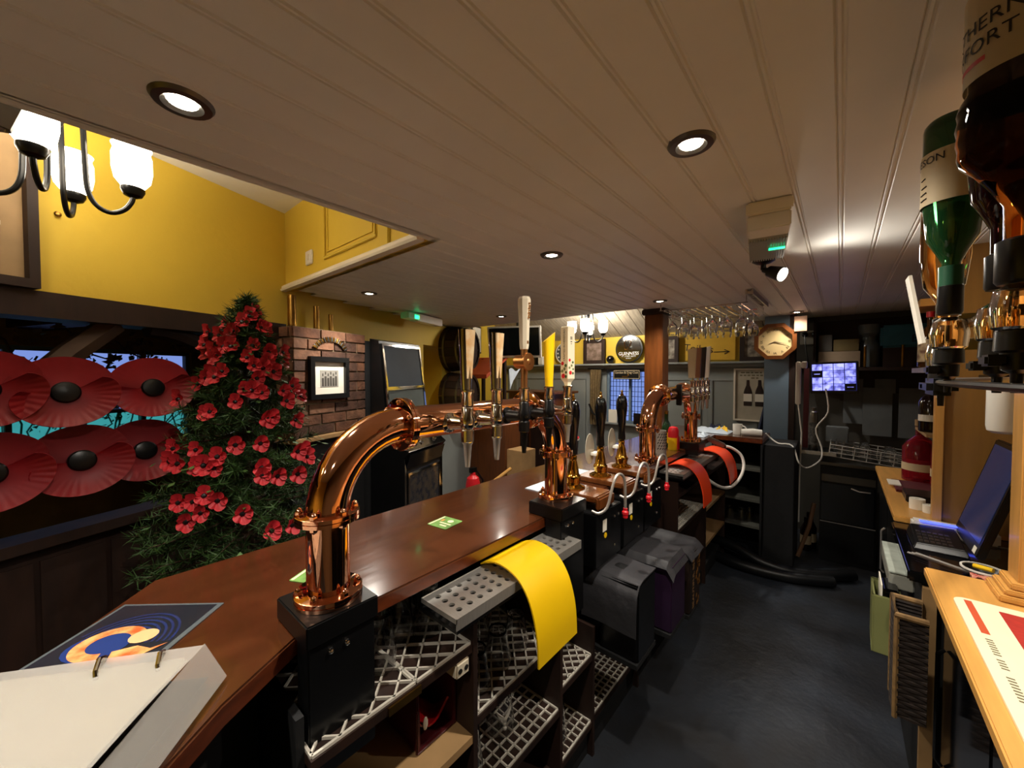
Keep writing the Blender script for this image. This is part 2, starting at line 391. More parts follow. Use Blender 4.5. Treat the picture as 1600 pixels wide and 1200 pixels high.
# back wall: grey panelled dado with ledge, yellow above, leaded window
b = MB(); Y5 = 5.0
b.box(-6.4, -2.52, Y5, Y5 + .12, 0, 1.76); b.box(-1.86, -.36, Y5, Y5 + .12, 0, 1.76); b.box(-2.52, -1.86, Y5, Y5 + .12, 0, .95); b.box(-2.52, -1.86, Y5, Y5 + .12, 1.69, 1.76)
wb = struct(b.build('wall_back', M['grey'], smooth=0))
for x0, x1 in ((-4.2, -3.55), (-3.48, -2.85), (-1.75, -1.28), (-1.2, -.7)):
    frame_bars(x0, x1, .2, 1.6, Y5 - .012, Y5, .05).build('panel_moulding', M['grey'], wb, bevel=.003)
struct(MB().box(-6.4, -.36, Y5, Y5 + .12, 1.76, 2.3).build('wall_back', M['yellow'], smooth=0))
struct(MB().box(-4.6, -.36, Y5 - .14, Y5, 1.745, 1.77).box(-4.6, -.36, Y5 - .09, Y5, 1.71, 1.745).build('trim_12', M['grey'], bevel=.004))
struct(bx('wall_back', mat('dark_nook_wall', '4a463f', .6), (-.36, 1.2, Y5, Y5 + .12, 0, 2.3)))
wd2 = thing('window_2', (-2.19, Y5 + .05, .95), None, None); struct(wd2)
b = frame_bars(-2.52, -1.86, .95, 1.69, Y5 + .02, Y5 + .07, .035); b.box(-2.2, -2.17, Y5 + .02, Y5 + .07, .985, 1.655)
b.build('window_frame', M['bluegrey'], wd2, smooth=0)
for x0, x1 in ((-2.485, -2.2), (-2.17, -1.895)):
    MB().box(x0, x1, Y5 + .043, Y5 + .047, .985, 1.655).build('pane', M['glass'], wd2, smooth=0)
    b = MB()
    for i in range(1, 6): b.box(x0 + (x1 - x0) * i / 6 - .003, x0 + (x1 - x0) * i / 6 + .003, Y5 + .038, Y5 + .042, .985, 1.655)
    for i in range(1, 10): b.box(x0, x1, Y5 + .038, Y5 + .042, .985 + .067 * i - .003, .985 + .067 * i + .003)
    b.build('leading', M['black'], wd2, smooth=0)
MB().box(-2.56, -1.82, Y5 - .06, Y5 + .02, .925, .95).build('window_sill', M['grey'], wd2, bevel=.004)
# rest of the shell
struct(bx('wall_right', mat('backbar_wall', '6b5a42', .6), (.86, .98, -2.3, 5.1, 0, 2.3)))
struct(bx('wall_rear', M['yellow'], (-6.4, 1.2, -2.42, -2.3, 0, 3.0)))
struct(bx('wall_right', M['ceilback'], (1.2, 1.3, -2.42, 5.2, 0, 3.0)))
struct(bx('wall_back', M['ceilback'], (-6.4, 1.2, Y5 + .001, Y5 + .12, 2.3, 3.0)))
# ------------------------------------------------------------------ lamps
def make_downlight():
    t = thing('downlight', (0, 0, 0), 'x', 'ceiling light', 'recessed ceiling downlights')
    MB().lathe([(.024, -.001), (.03, -.004), (.036, -.009), (.05, -.008), (.055, -.001), (.055, .004), (.024, .012)], n=32).build('bezel', M['steeld'], t)
    MB().lathe([(1e-5, -.0065), (.018, -.006), (.025, -.004), (.028, -.001)], n=24).build('bulb', M['bulb'], t)
    return t
dl0 = make_downlight(); first = True
DL = [(-1.056, .173, 'large bright downlight in the low ceiling, nearest the left chandelier'), (-.292, 1.022, 'bright downlight in the ceiling boards above the dark walkway'),
      (-1.063, 1.532, 'downlight above the middle of the bar counter'), (-2.544, 1.417, 'downlight near the white trim, in front of the brass shells'),
      (-1.086, 3.043, 'small downlight just in front of the brown wooden post'), (-2.566, 2.829, 'small downlight behind the tall ivory tap handle'),
      (-.32, 4.393, 'far downlight above the octagonal clock')]
for x, y, lab in DL:
    if first: o = dl0; first = False
    else: o = copy_tree(dl0, (0, 0, 0))
    o.location = (x, y, CZ); o['label'] = lab
    light('SPOT', (x, y, CZ - .015), 26 if y < 4 else 9, WARM2, .025, spot=140, blend=.8)
light('SPOT', (-.3, -.75, CZ - .015), 26, WARM2, .025, spot=140, blend=.8)
light('SPOT', (.45, 1.6, CZ - .015), 20, WARM2, .025, spot=150, blend=.8)
light('SPOT', (-1.06, -1.2, CZ - .015), 26, WARM2, .025, spot=140, blend=.8)
def make_chandelier(label):
    t = thing('chandelier', (0, 0, 0), label, 'chandelier')
    MB().lathe([(.05, .45), (.045, .43), (.012, .42), (.012, .33), (.03, .31), (.035, .27), (.02, .22), (1e-5, .2)], n=16).build('stem', M['black'], t)
    for k in range(4):
        a = math.radians(-13 + 90 * k); c, s_ = math.cos(a), math.sin(a)
        pts = [(.02, .33), (.045, .34), (.065, .28), (.07, .12), (.075, .02), (.095, -.03), (.13, -.048), (.165, -.03), (.186, .005), (.19, .03)]
        MB().tube(smooth_path([(r * c, r * s_, z) for r, z in pts]), .008, 10).build('arm', M['black'], t)
        ox, oy = .19 * c, .19 * s_
        MB().lathe([(.01, .02), (.026, .028), (.034, .045), (.034, .055), (.01, .055)], (ox, oy, 0), 18).build('cup', M['black'], t)
        MB().lathe([(.012, .056), (.034, .062), (.05, .085), (.056, .12), (.056, .17), (.05, .19), (.056, .205), (.053, .205), (.047, .19), (.05, .12), (.03, .07)], (ox, oy, 0), 24).build('shade', M['frost'], t)
    return t
ch = make_chandelier('black curved-arm chandelier with white glass shades before the left yellow wall')
ch.location = (-2.045, -.005, 2.26)
ch2 = copy_tree(ch, (-2.38, 4.2, 2.07), label='distant chandelier with white glass shades below the sloping boards'); ch2.rotation_euler.z = .6
light('SPOT', (-2.045, -.005, 2.40), 15, WARM, .12, rot=(PI, 0, 0), spot=172, blend=.5)
light('POINT', (-2.38, 4.2, 2.3), 34, WARM2, .12)
ch_fill = copy_tree(ch, (-2.0, -1.75, 2.26), label='unseen black curved-arm chandelier added behind the viewer for ambient light'); light('SPOT', (-2.0, -1.75, 2.40), 15, WARM, .12, rot=(PI, 0, 0), spot=172, blend=.5)  # out-of-view chandelier and spot, added for ambience and highlights on the copper
# lantern-shaped grey shade, edge of frame
t = thing('lantern', (-1.68, -.10, 2.265), 'tapered grey metal lantern hanging at the far left edge', 'lantern')
MB().lathe([(.012, 2.265), (.02, 2.275), (.075, 2.41), (.08, 2.41), (.025, 2.27)], (-1.68, -.10, 0), 6).build('shade', M['steeld'], t, smooth=0)
MB().cyl((-1.68, -.10, 2.27), (-1.68, -.10, 2.72), .006, n=8).build('rod', M['black'], t)
# bulkhead emergency light
t = thing('emergency_light', (-.21, 1.72, CZ - .075), 'white bulkhead emergency light with ribbed lens and green glow on ceiling', 'emergency light')
Rb = rotm('Z', 8)
def rbx(b, x0, x1, y0, y1, z0, z1, m=0):
    vs0 = len(b.v); b.box(x0, x1, y0, y1, z0, z1, m)
    for i in range(vs0, len(b.v)): b.v[i] = tuple(Rb @ Vector(b.v[i]) + Vector((-.215, 1.7, CZ)))
    return b
rbx(MB(), -.065, .065, -.2, .2, -.045, -.001).build('base', M['white'], t, bevel=.006)
rbx(MB(), -.06, .06, -.195, -.10, -.095, -.045).build('battery_cover', M['plastic'], t, bevel=.004)
b = MB()
for i in range(15): rbx(b, -.058 + i * .0078, -.0535 + i * .0078, -.095, .19, -.105, -.099)
rbx(b, -.058, .058, -.095, .19, -.099, -.045); b.build('ribbed_lens', M['lens'], t)
rbx(MB(), .004, .054, .01, .035, -.107, -.1055).build('green_lamp', M['greenled'], t)
# ceiling spotlight
t = thing('spotlight', (-.305, 2.29, CZ - .12), 'small dark ceiling spotlight turned towards the back bar', 'spotlight')
MB().lathe([(.05, 0), (.05, -.008), (.03, -.02), (.012, -.025), (.012, -.05), (1e-5, -.052)], (-.305, 2.29, CZ), 20).build('rose', M['black'], t)
d = Vector((.80, -.35, -.42)).normalized(); p = Vector((-.305, 2.29, CZ - .05))
MB().tube([p, p + d * .03, p + d * .031, p + d * .1], [.012, .016, .026, .036], 18).build('barrel', M['black'], t)
MB().cyl(p + d * .095, p + d * .103, .031, n=18).build('bulb', M['bulb'], t)
o = light('SPOT', p + d * .12, 9, WARM2, .05, spot=140, blend=.7); o.rotation_euler = d.to_track_quat('-Z', 'Y').to_euler()
# exit light by the wall
t = thing('exit_light', LW(1.2, .2, 2.1), 'slim white emergency exit light with green lens over the gaming machine', 'emergency light')
b = MB(); lwbox(b, 1.18, 1.62, .22, .32, 2.12, 2.19); b.build('body', M['white'], t, bevel=.006)
b = MB(); lwbox(b, 1.04, 1.2, .225, .315, 2.13, 2.185); b.build('lens', M['lens'], t, bevel=.004)
b = MB(); lwbox(b, 1.13, 1.2, .315, .32, 2.135, 2.17); b.build('green_lamp', M['greenled'], t)
# ================================================================== THE BAR
CT = 1.07
poly = [(-1.405, .148), (-1.36, 4.35), (-.5, 4.35), (-.5, 3.87), (-.87, 3.87), (-.87, .31), (-.785, .165), (-.45, -.25), (-.1, -.72), (-.36, -1.0), (-.75, -.42), (-1.166, -.06)][::-1]
b = MB(); b.prism(poly, CT - .042, CT, 0, 1)
tag(b.build('bar_counter', [M['counter'], M['counteredge']], bevel=.004), 'long glossy red-brown wooden bar counter top', 'counter')
# pub-side front of the bar
t = thing('panelled_bar', (-1.34, 2.2, 0), 'dark panelled pub-side front of the bar below the counter', 'bar front')
MB().box(-1.34, -1.31, .15, 4.3, 0, CT - .043).build('board', M['darkwood'], t)
q = MB(); q.prism([(-1.34, .17), (-1.31, .17), (-1.09, -.02), (-.68, -.43), (-.33, -.93), (-.36, -.95), (-.72, -.45), (-1.12, -.05)], 0, CT - .043); q.build('board', M['darkwood'], t)
for i in range(8): MB().box(-1.352, -1.34, .25 + i * .5, .68 + i * .5, .12, .95).build('panel', M['darkwood'], t, bevel=.004)
# shelving on the serving side
SH = thing('under_bar_shelving', (-1.03, 1.8, 0), 'dark wooden shelving bays under the serving side of the bar', 'shelving')
dk = M['darkwood']
MB().box(-1.3, -1.285, .3, 3.86, .0, 1.02).build('back_panel', dk, SH)
MB().box(-1.285, -.81, .285, .301, 0, .94).build('divider', M['blackm'], SH)  # black unlike the other dividers: shade under the counter put into its colour
for y, zt_ in ((.737, .94), (1.182, .94), (1.43, .56), (1.905, .56), (2.52, .94), (3.2, .94), (3.845, .94)): MB().box(-1.285, -.775, y, y + .016, 0, zt_).build('divider', dk, SH)
def shelf(y0, y1, z, m=dk, xf=-.778): return MB().box(-1.285, xf, y0, y1, z - .022, z).build('shelf', m, SH)
shelf(.301, .737, .865); shelf(.301, .737, .6, M['ply']); shelf(.753, 1.182, .64); shelf(.753, 1.182, .37); shelf(1.198, 1.43, .44); shelf(1.198, 1.43, .15)
shelf(.753, 1.182, .12); shelf(1.446, 1.905, .165); shelf(1.921, 2.52, .165)
shelf(2.536, 3.2, .62); shelf(2.536, 3.2, .3); shelf(3.216, 3.845, .58, M['ply']); shelf(3.216, 3.845, .3, M['ply']); shelf(2.536, 3.845, .85)
MB().box(-1.285, -.80, .3, 3.86, 0.0, .1).build('plinth', M['blackm'], SH)
# chamfered end panel nearest the viewer
MB().prism([(-.99, .27), (-.86, .10), (-.53, -.30), (-.55, -.32), (-.88, .08), (-1.01, .25)], 0, 1.02).build('end_panel', M['blackm'], SH)  # its matt black stands for the darkness below the near housing
# white lattice mats
def lattice(y0, y1, z, pitch, diag, label, x0=-1.24, x1=-.785, wdt=.0045, rot=0):
    b = MB(); h0, h1 = z + .0005, z + .007
    def bar(ax, ay, bx_, by, w_=wdt):
        a = Vector((ax, ay, 0)); c = Vector((bx_, by, 0)); d = (c - a)
        if d.length < .004: return
        nn = Vector((-d.y, d.x, 0)).normalized() * w_ / 2
        b.add([(*(a + nn).xy, h0), (*(a - nn).xy, h0), (*(c - nn).xy, h0), (*(c + nn).xy, h0), (*(a + nn).xy, h1), (*(a - nn).xy, h1), (*(c - nn).xy, h1), (*(c + nn).xy, h1)],
              [(4, 5, 6, 7), (0, 3, 2, 1), (0, 1, 5, 4), (1, 2, 6, 5), (2, 3, 7, 6), (3, 0, 4, 7)])
    W, L = x1 - x0, y1 - y0
    for a, c in (((x0, y0), (x1, y0)), ((x1, y0), (x1, y1)), ((x1, y1), (x0, y1)), ((x0, y1), (x0, y0))): bar(*a, *c, .006)
    if diag:
        k = -L + pitch
        while k < W:   # x - y = k
            p0 = (max(0, k), max(0, -k)); e = min(W - p0[0], L - p0[1]); bar(x0 + p0[0], y0 + p0[1], x0 + p0[0] + e, y0 + p0[1] + e); k += pitch
        k = pitch
        while k < W + L:
            xa = min(k, W); ya = k - xa; e = min(xa, L - ya); bar(x0 + xa, y0 + ya, x0 + xa - e, y0 + ya + e); k += pitch
    else:
        n = int(W / pitch)
        for i in range(1, n + 1): bar(x0 + W * i / (n + 1), y0, x0 + W * i / (n + 1), y1)
        n = int(L / pitch)
        for i in range(1, n + 1): bar(x0, y0 + L * i / (n + 1), x1, y0 + L * i / (n + 1))
    return tag(b.build('lattice_mat', M['lattice'], smooth=0), label, 'shelf mat', 'white lattice shelf mats')
lattice(.305, .548, .865, .064, True, 'white diamond lattice mat on the nearest upper shelf, lower-left piece')
lattice(.553, .733, .865, .064, True, 'white diamond lattice mat on the upper shelf beside the drip tray')
lattice(.757, 1.178, .64, .058, True, 'large white lattice mat on the shelf under the yellow mat', wdt=.005)
lattice(.757, 1.178, .37, .036, False, 'fine white grid mat under the branded pint glass')
lattice(1.202, 1.426, .44, .046, True, 'white lattice mat on the short shelf right of the yellow mat')
lattice(1.202, 1.426, .15, .036, False, 'fine white grid mat on the bottom shelf by the walkway')
lattice(1.45, 1.9, .165, .032, False, 'fine white grid mat on the low shelf below the draped black mat')
lattice(2.54, 3.19, .62, .03, False, 'white grid mat on the shelf left of the hanging orange mat')
# glasses
def make_pint(name, label, h=.148, rb=.031, rt=.043):
    b = MB(); wl = .0028
    b.lathe([(1e-4, 0), (rb, 0), (rb + .002, .01), (rb + (rt - rb) * .4, h * .45), (rt, h * .75), (rt - .001, h), (rt - wl, h), (rt - wl, h * .75), (rb + (rt - rb) * .4 - wl, h * .45), (rb - wl, .012), (1e-4, .01)], n=22)
    return tag(b.build(name, M['glass'], origin=(0, 0, 0)), label, 'glass')
pint = make_pint('pint_glass', 'empty pint glass standing upside down on the nearest upper shelf')
spots = [(-.9, .52), (-1.0, .50), (-.95, .61), (-1.06, .59), (-.92, .69), (-1.02, .685), (-1.12, .68), (-1.1, .5)]
for i, (x, y) in enumerate(spots):
    o = pint if i == 0 else copy_tree(pint, None or (0, 0, 0))
    o.location = (x, y, .872 + .148); o.rotation_euler = (PI, 0, 0); o['group'] = 'pint glasses on the upper shelf'
short = make_pint('tumbler', 'short round glass upside down behind the yellow mat', .12, .03, .045)
for i, (x, y) in enumerate([(-.86, .83), (-.87, .94), (-.88, 1.05), (-.98, .86), (-1.0, .97), (-1.0, 1.08)]):
    o = short if i == 0 else copy_tree(short, (0, 0, 0))
    o.location = (x, y, .648 + .12); o.rotation_euler = (PI, 0, 0); o['group'] = 'short glasses behind the yellow mat'
# branded glass: white lettering upside down and a bird-like emblem
def emblem(parent, c, r, a0, zc, sc):
    b = MB()
    shp = [[(-1, .75), (-.55, .35), (-.2, .1), (0, -.05), (.2, .1), (.55, .35), (1, .75), (.62, .05), (.3, -.25), (.18, -.6), (0, -.85), (-.18, -.6), (-.3, -.25), (-.62, .05)]]
    for sh in shp:
        vs = []
        for u, v in sh: a = a0 + u * sc / r; vs.append((c[0] + math.cos(a) * (r + .001), c[1] + math.sin(a) * (r + .001), zc + v * sc))
        n = len(sh); b.add(vs + [(c[0] + math.cos(a0) * (r + .001), c[1] + math.sin(a0) * (r + .001), zc)], [(i, (i + 1) % n, n) for i in range(n)])
    b.lathe([(1e-4, -.008), (.007, -.004), (.008, .0), (.007, .004), (1e-4, .008)], (c[0] + math.cos(a0) * (r + .001), c[1] + math.sin(a0) * (r + .001), zc - sc * 1.05), 10)
    return b.build('emblem', M['whiteink'], parent, smooth=0)
for (x, y, z, lab, txt) in ((-.9, .985, .377, 'pint glass with white bird-like emblem and upside-down lettering on lower shelf', 'STRONGBOW'), (-.87, .80, .377, 'pint glass with white leaf swirls on lower shelf', None), (-.86, 1.27, .157, 'pint glass with small white print on the bottom shelf', None)):
    g = copy_tree(pint, (0, 0, 0)); g['label'] = lab; g['group'] = 'printed pint glasses'
    g.name = 'printed_pint_glass'; g.location = (x, y, z + .16); g.rotation_euler = (PI, 0, 0); g.scale = (1.15, 1.15, 1.08)
    h_ = thing('x', (x, y, z), None, None); ORG['tmp'] = (0, 0, 0)
    bpy.data.objects.remove(h_)
    a0 = math.radians(-28); r = .049
    # decoration meshes built in the glass's own (inverted) frame
    def inv(o):
        for v in o.data.vertices:
            w_ = v.co.copy(); d = w_ - Vector((x, y, z + .16)); v.co = Vector((d.x / 1.15, -d.y / 1.15, -d.z / 1.08))
        o.location = (0, 0, 0)
        o.parent = g; o.matrix_parent_inverse = Matrix.Identity(4)
    hold = thing('hold', (0, 0, 0), None, None)
    if txt:
        e = emblem(hold, (x, y), r - .004, a0, z + .07, .034); inv(e)
        ex = Vector((math.sin(a0), -math.cos(a0), 0)); q = text(txt, .019, M['whiteink'], hold, (x + math.cos(a0) * r, y + math.sin(a0) * r, z + .128), ex, (0, 0, -1), bend=r); inv(q)
    else:
        b = MB()
        for k in range(5):
            zz = z + .03 + k * .022; aa = a0 - .5 + .25 * (k % 3)
            pts = [(x + math.cos(aa + .5 * s) * (r - .004 * (1 - k / 5)), y + math.sin(aa + .5 * s) * (r - .004 * (1 - k / 5)), zz + .02 * s * s) for s in (-.6, -.2, .2, .6)]
            b.tube(pts, [.001, .004, .004, .001], 5)
        e = b.build('printed_swirl', M['whiteink'], hold); inv(e)
    bpy.data.objects.remove(hold)
# maroon caddy with packet and cream block, brass shelf strips
t = thing('maroon_caddy', (-.92, .67, .6), 'open maroon plastic box lying on the pale wooden shelf', 'box')
b = MB(); b.box(-1.1, -.85, .60, .607, .602, .83); b.box(-1.1, -.85, .722, .729, .602, .83); b.box(-1.1, -.85, .607, .722, .602, .609); b.box(-1.1, -1.093, .607, .722, .609, .83)
b.build('shell', M['maroon'], t, bevel=.003)
frame_b = MB(); frame_b.box(-.855, -.845, .595, .734, .602, .612); frame_b.box(-.855, -.845, .722, .734, .612, .83); frame_b.box(-.855, -.845, .595, .607, .612, .72); frame_b.build('rim', M['maroon'], t, bevel=.003)
t = thing('red_packet', (-.87, .64, .61), 'crumpled red packet with white mark inside the maroon box', 'packet')
MB().surf(lambda u, v: (-.96 + .1 * u, .612 + .1 * v, .64 + .05 * math.sin(u * 3 + v * 4) * .5 + .03 * u), 8, 8, th=.006).build('wrapper', mat('red_foil', 'b3121c', .25, var=.3, scale=30), t)
MB().ball((-.855, .63, .665), .012, 10, sc=(.4, .7, 1.6)).build('white_mark', M['paper'], t)
t = thing('cream_socket', (-.80, .70, .795), 'small cream plastic block with two holes by the maroon box', 'socket')
MB().box(-.83, -.776, .675, .725, .795, .84).build('body', M['ivory'], t, bevel=.006)
for y in (.688, .71): MB().cyl((-.777, y, .817), (-.774, y, .817), .007, n=12).build('hole', M['ink'], t)
for y0, y1, z, lab in ((.47, .56, .853, 'small brass strip on the shelf edge below the lattice'), (1.09, 1.16, .628, 'pale brass strip on the shelf edge under the yellow mat')):
    tag(MB().box(-.778, -.774, y0, y1, z - .012, z + .008).build('edge_strip', M['brassd']), lab, 'edge strip')
# ------------------------------------------------------------------ drip trays
def drip_tray(y0, y1, label, z=1.0, x0=-.885, x1=-.735, hx=4, hy=15):
    t = thing('drip_tray', ((x0 + x1) / 2, (y0 + y1) / 2, z - .04), label, 'drip tray')
    b = MB(); L = y1 - y0; W = x1 - x0; mx = .016; cx, cy = (W - 2 * mx) / hx, (L - 2 * mx) / hy
    n = 12; r = .0092
    for i in range(hx):
        for j in range(hy):
            ox, oy = x0 + mx + cx * (i + .5), y0 + mx + cy * (j + .5); vs = []; fs = []
            if (i + j) % 2 == 0 or True:
                for k in range(n):
                    a = 2 * PI * k / n + PI / 4; c, s_ = math.cos(a), math.sin(a); q = max(abs(c), abs(s_))
                    vs += [(ox + c / q * cx / 2, oy + s_ / q * cy / 2, z), (ox + c * r, oy + s_ * r, z), (ox + c * r * .95, oy + s_ * r * .95, z - .006)]
                for k in range(n):
                    k2 = (k + 1) % n; fs += [(3 * k, 3 * k2, 3 * k2 + 1, 3 * k + 1), (3 * k + 1, 3 * k2 + 1, 3 * k2 + 2, 3 * k + 2)]
                b.add(vs, fs)
    for a in ((x0, x0 + mx, y0, y1), (x1 - mx, x1, y0, y1), (x0 + mx, x1 - mx, y0, y0 + mx), (x0 + mx, x1 - mx, y1 - mx, y1)): b.quad((a[0], a[2], z), (a[1], a[2], z), (a[1], a[3], z), (a[0], a[3], z))
    b.box(x1 - .002, x1, y0, y1, z - .03, z + .001); b.box(x0, x0 + .002, y0, y1, z - .012, z + .001); b.box(x0, x1, y0, y0 + .002, z - .012, z + .001); b.box(x0, x1, y1 - .002, y1, z - .03, z + .001)
    b.build('perforated_plate', M['steel'], t, smooth=0)
    MB().box(x0 - .005, x1 - .003, y0 + .004, y1 - .004, z - .042, z - .03).box(x0 - .005, x0, y0, y1, z - .03, z - .014).build('tray', M['black'], t)
    return t
drip_tray(.64, 1.262, 'perforated stainless drip tray under the near copper font and yellow mat')
drip_tray(2.5, 3.5, 'grey drip tray beside the orange mats under the far copper font', hy=22)
def drape(y0, y1, mt, label, dx=0., bot=.775, name='bar_mat'):
    pts = [(-.885, 1.006), (-.86, 1.018), (-.82, 1.03), (-.77, 1.026), (-.725, 1.006), (-.69, .965), (-.668, .91), (-.656, .85), (-.652, bot)]
    def fn(u, v):
        k = u * (len(pts) - 1); i = min(int(k), len(pts) - 2); f = k - i
        p0, p1 = pts[max(i - 1, 0)], pts[i]; p2, p3 = pts[i + 1], pts[min(i + 2, len(pts) - 1)]
        c = [.5 * (2 * p1[d] + (p2[d] - p0[d]) * f + (2 * p0[d] - 5 * p1[d] + 4 * p2[d] - p3[d]) * f * f + (3 * p1[d] - p0[d] - 3 * p2[d] + p3[d]) * f ** 3) for d in (0, 1)]
        return (c[0] + dx, y0 + (y1 - y0) * v, c[1] + .0)
    return tag(MB().surf(fn, 32, 3, th=-.005).build(name, mt), label, 'bar mat', 'draped bar mats')
drape(.875, 1.085, M['ymat'], 'bright yellow rubber bar mat draped over the drip tray')
drape(2.63, 2.83, M['omat'], 'nearer orange bar mat hanging over the drip tray edge')
drape(3.24, 3.5, M['omat'], 'farther orange bar mat curled over the tray by the white hose', bot=.80, dx=.03)
# ------------------------------------------------------------------ copper fonts
def nut(b, p, ax, r=.0085, h=.016, m=0):
    p = Vector(p); ax = Vector(ax).normalized(); b.cyl(p, p + ax * h * .45, r, n=6, m=m); b.tube([p + ax * h * .45, p + ax * h * .75, p + ax * h], [r * .85, r * .7, r * .15], 10, m)
def font_pipe(x, y0, y1, label, R=.046, zb=1.12, zf=1.308, er=.188):
    t = thing('copper_font', (x, (y0 + y1) / 2, zb), label, 'beer font')
    for y in (y0, y1):
        MB().cyl((x, y, zb), (x, y, zf), R, n=40).build('column', M['copper'], t)
    zt = zf + er; path = []
    for k in range(13): a = PI / 2 * k / 12; path.append((x, y0 + er - er * math.cos(a), zf + er * math.sin(a)))
    near = MB().tube(path, R, 40); near.build('elbow', M['copper'], t)
    path2 = [(x, y1 - er + er * math.sin(PI / 2 * k / 12), zf + er * math.cos(PI / 2 * k / 12)) for k in range(13)]
    MB().tube(path2, R, 40).build('elbow', M['copper'], t)
    MB().cyl((x, y0 + er, zt), (x, y1 - er, zt), R, n=40).build('crossbar', M['copper'], t)
    def flange(c, ax, rr=.068):
        c = Vector(c); ax = Vector(ax); f = MB().tube([c - ax * .010, c - ax * .009, c - ax * .001, c - ax * .001, c + ax * .001, c + ax * .001, c + ax * .009, c + ax * .010], [rr - .002, rr, rr, rr - .003, rr - .003, rr, rr, rr - .002], 40)
        o = f.build('flange', M['copper'], t)
        u = ax.orthogonal().normalized(); v = ax.cross(u)
        for k in range(6):
            a = 2 * PI * k / 6 + .4; p = c + (u * math.cos(a) + v * math.sin(a)) * (rr - .011)
            b = MB(); nut(b, p + ax * .01, ax); nut(b, p - ax * .01, -ax, h=.012); b.build('bolt', M['copper'], o)
    for y in (y0, y1):
        flange((x, y, zf), (0, 0, 1)); flange((x, y, zb + .010), (0, 0, 1), .072)
    flange((x, y0 + er + .008, zt), (0, 1, 0), .07); flange((x, y1 - er - .008, zt), (0, 1, 0), .07)
    return t, zt
f1, ZT = font_pipe(-.885, .386, 1.31, 'near polished copper bridge font with chrome taps on the counter')
f2, _ = font_pipe(-.857, 2.22, 3.08, 'far polished copper bridge font with flat-handled taps')
def housing(x0, x1, y0, y1, label, low, bolts=True):
    t = thing('font_housing', ((x0 + x1) / 2, (y0 + y1) / 2, CT), label, 'housing', 'black font housings')
    MB().box(x0, x1, y0, y1, CT + .001, 1.12).build('box', M['black'], t, bevel=.003)
    MB().box(-.868, x1 - .008, y0 + .005, y1 - .005, low, CT).build('lower_case', M['black'], t, bevel=.003)
    if bolts:
        for dy in (.05, .085): b = MB(); nut(b, (x1 - .0078, y0 + dy, 1.045), (1, 0, 0), .007, .008); b.build('screw', M['chrome'], t)
    return t
housing(-.968, -.802, .305, .462, 'black metal housing under the nearest copper column', .78)
housing(-.945, -.785, 1.205, 1.385, 'black metal housing under the second copper column', .66)
housing(-.94, -.775, 2.99, 3.17, 'flat black housing under the farthest copper column', 1.03, False)
def tap(y, x0, body, label, z=None, black=False):
    z = z or ZT
    t = thing('beer_tap', (x0, y, 1.38), label, 'beer tap', 'beer taps')
    X = x0 + .115; bm_ = M['black'] if black else M['chrome']
    MB().tube([(x0 + .03, y, z - .005), (x0 + .045, y, z - .005), (x0 + .05, y, z - .005), (X - .01, y, z - .003)], [.03, .028, .019, .014], 18).build('shank', bm_, t)
    b = MB(); b.lathe([(.012, z - .055), (.017, z - .05), (.018, z - .02), (.014, z - .016), (.019, z - .01), (.021, z + .01), (.016, z + .02), (.0165, z + .04), (.014, z + .044)], (X, y, 0), 20); b.build('valve', bm_, t)
    MB().lathe([(.015, z + .045), (.017, z + .05), (.015, z + .078), (.018, z + .083), (.018, z + .09), (.012, z + .091)], (X, y, 0), 20).build('collar', M['chrome'], t)
    MB().lathe([(.0055, z - .12), (.0068, z - .12), (.0115, z - .06), (.014, z - .056), (.014, z - .05), (.004, z - .05)], (X, y, 0), 16).build('spout', M['black'] if black else M['steel'], t)
    return t, X
taps = []
# 1, 2: chrome handles with amber badge panels
for y, lab in ((.712, 'chrome tap with amber badge handle nearest the camera'), (.829, 'chrome tap with amber badge handle, second along the copper pipe')):
    t, X = tap(y, -.885, 0, lab)
    z0, z1 = 1.587, 1.75; b = MB(); n = 20
    for i in range(7):
        f = i / 6; zz = z0 + (z1 - z0) * f; rx = .013 + .006 * f; ry = .015 + .008 * f
        b.v += [(X - .004 + rx * math.cos(2 * PI * k / n), y + ry * math.sin(2 * PI * k / n), zz) for k in range(n)]
    b.f = [(i * n + k, i * n + (k + 1) % n, (i + 1) * n + (k + 1) % n, (i + 1) * n + k) for i in range(6) for k in range(n)] + [tuple(range(n - 1, -1, -1)), tuple(range(6 * n, 7 * n))]; b.mi = [0] * len(b.f)
    hd = b.build('handle', M['chrome'], t)
    bd = MB(); bd.add([(X + .0095, y - .009, z0 + .03), (X + .0095, y + .009, z0 + .03), (X + .0165, y + .015, z1 - .002), (X + .0165, y - .015, z1 - .002)], [(0, 1, 2, 3)])
    bd.add([(X + .006, y - .009, z0 + .03), (X + .006, y + .009, z0 + .03), (X + .010, y + .015, z1 - .002), (X + .010, y - .015, z1 - .002)], [(0, 3, 2, 1)])
    bd.f += [(0, 4, 5, 1), (1, 5, 6, 2), (2, 6, 7, 3), (3, 7, 4, 0)]; bd.mi += [0] * 4
    bd.build('badge', mat('amber_badge', 'e8d8b4', .4, var=.5, scale=22, col2='d8a468'), hd, smooth=0)
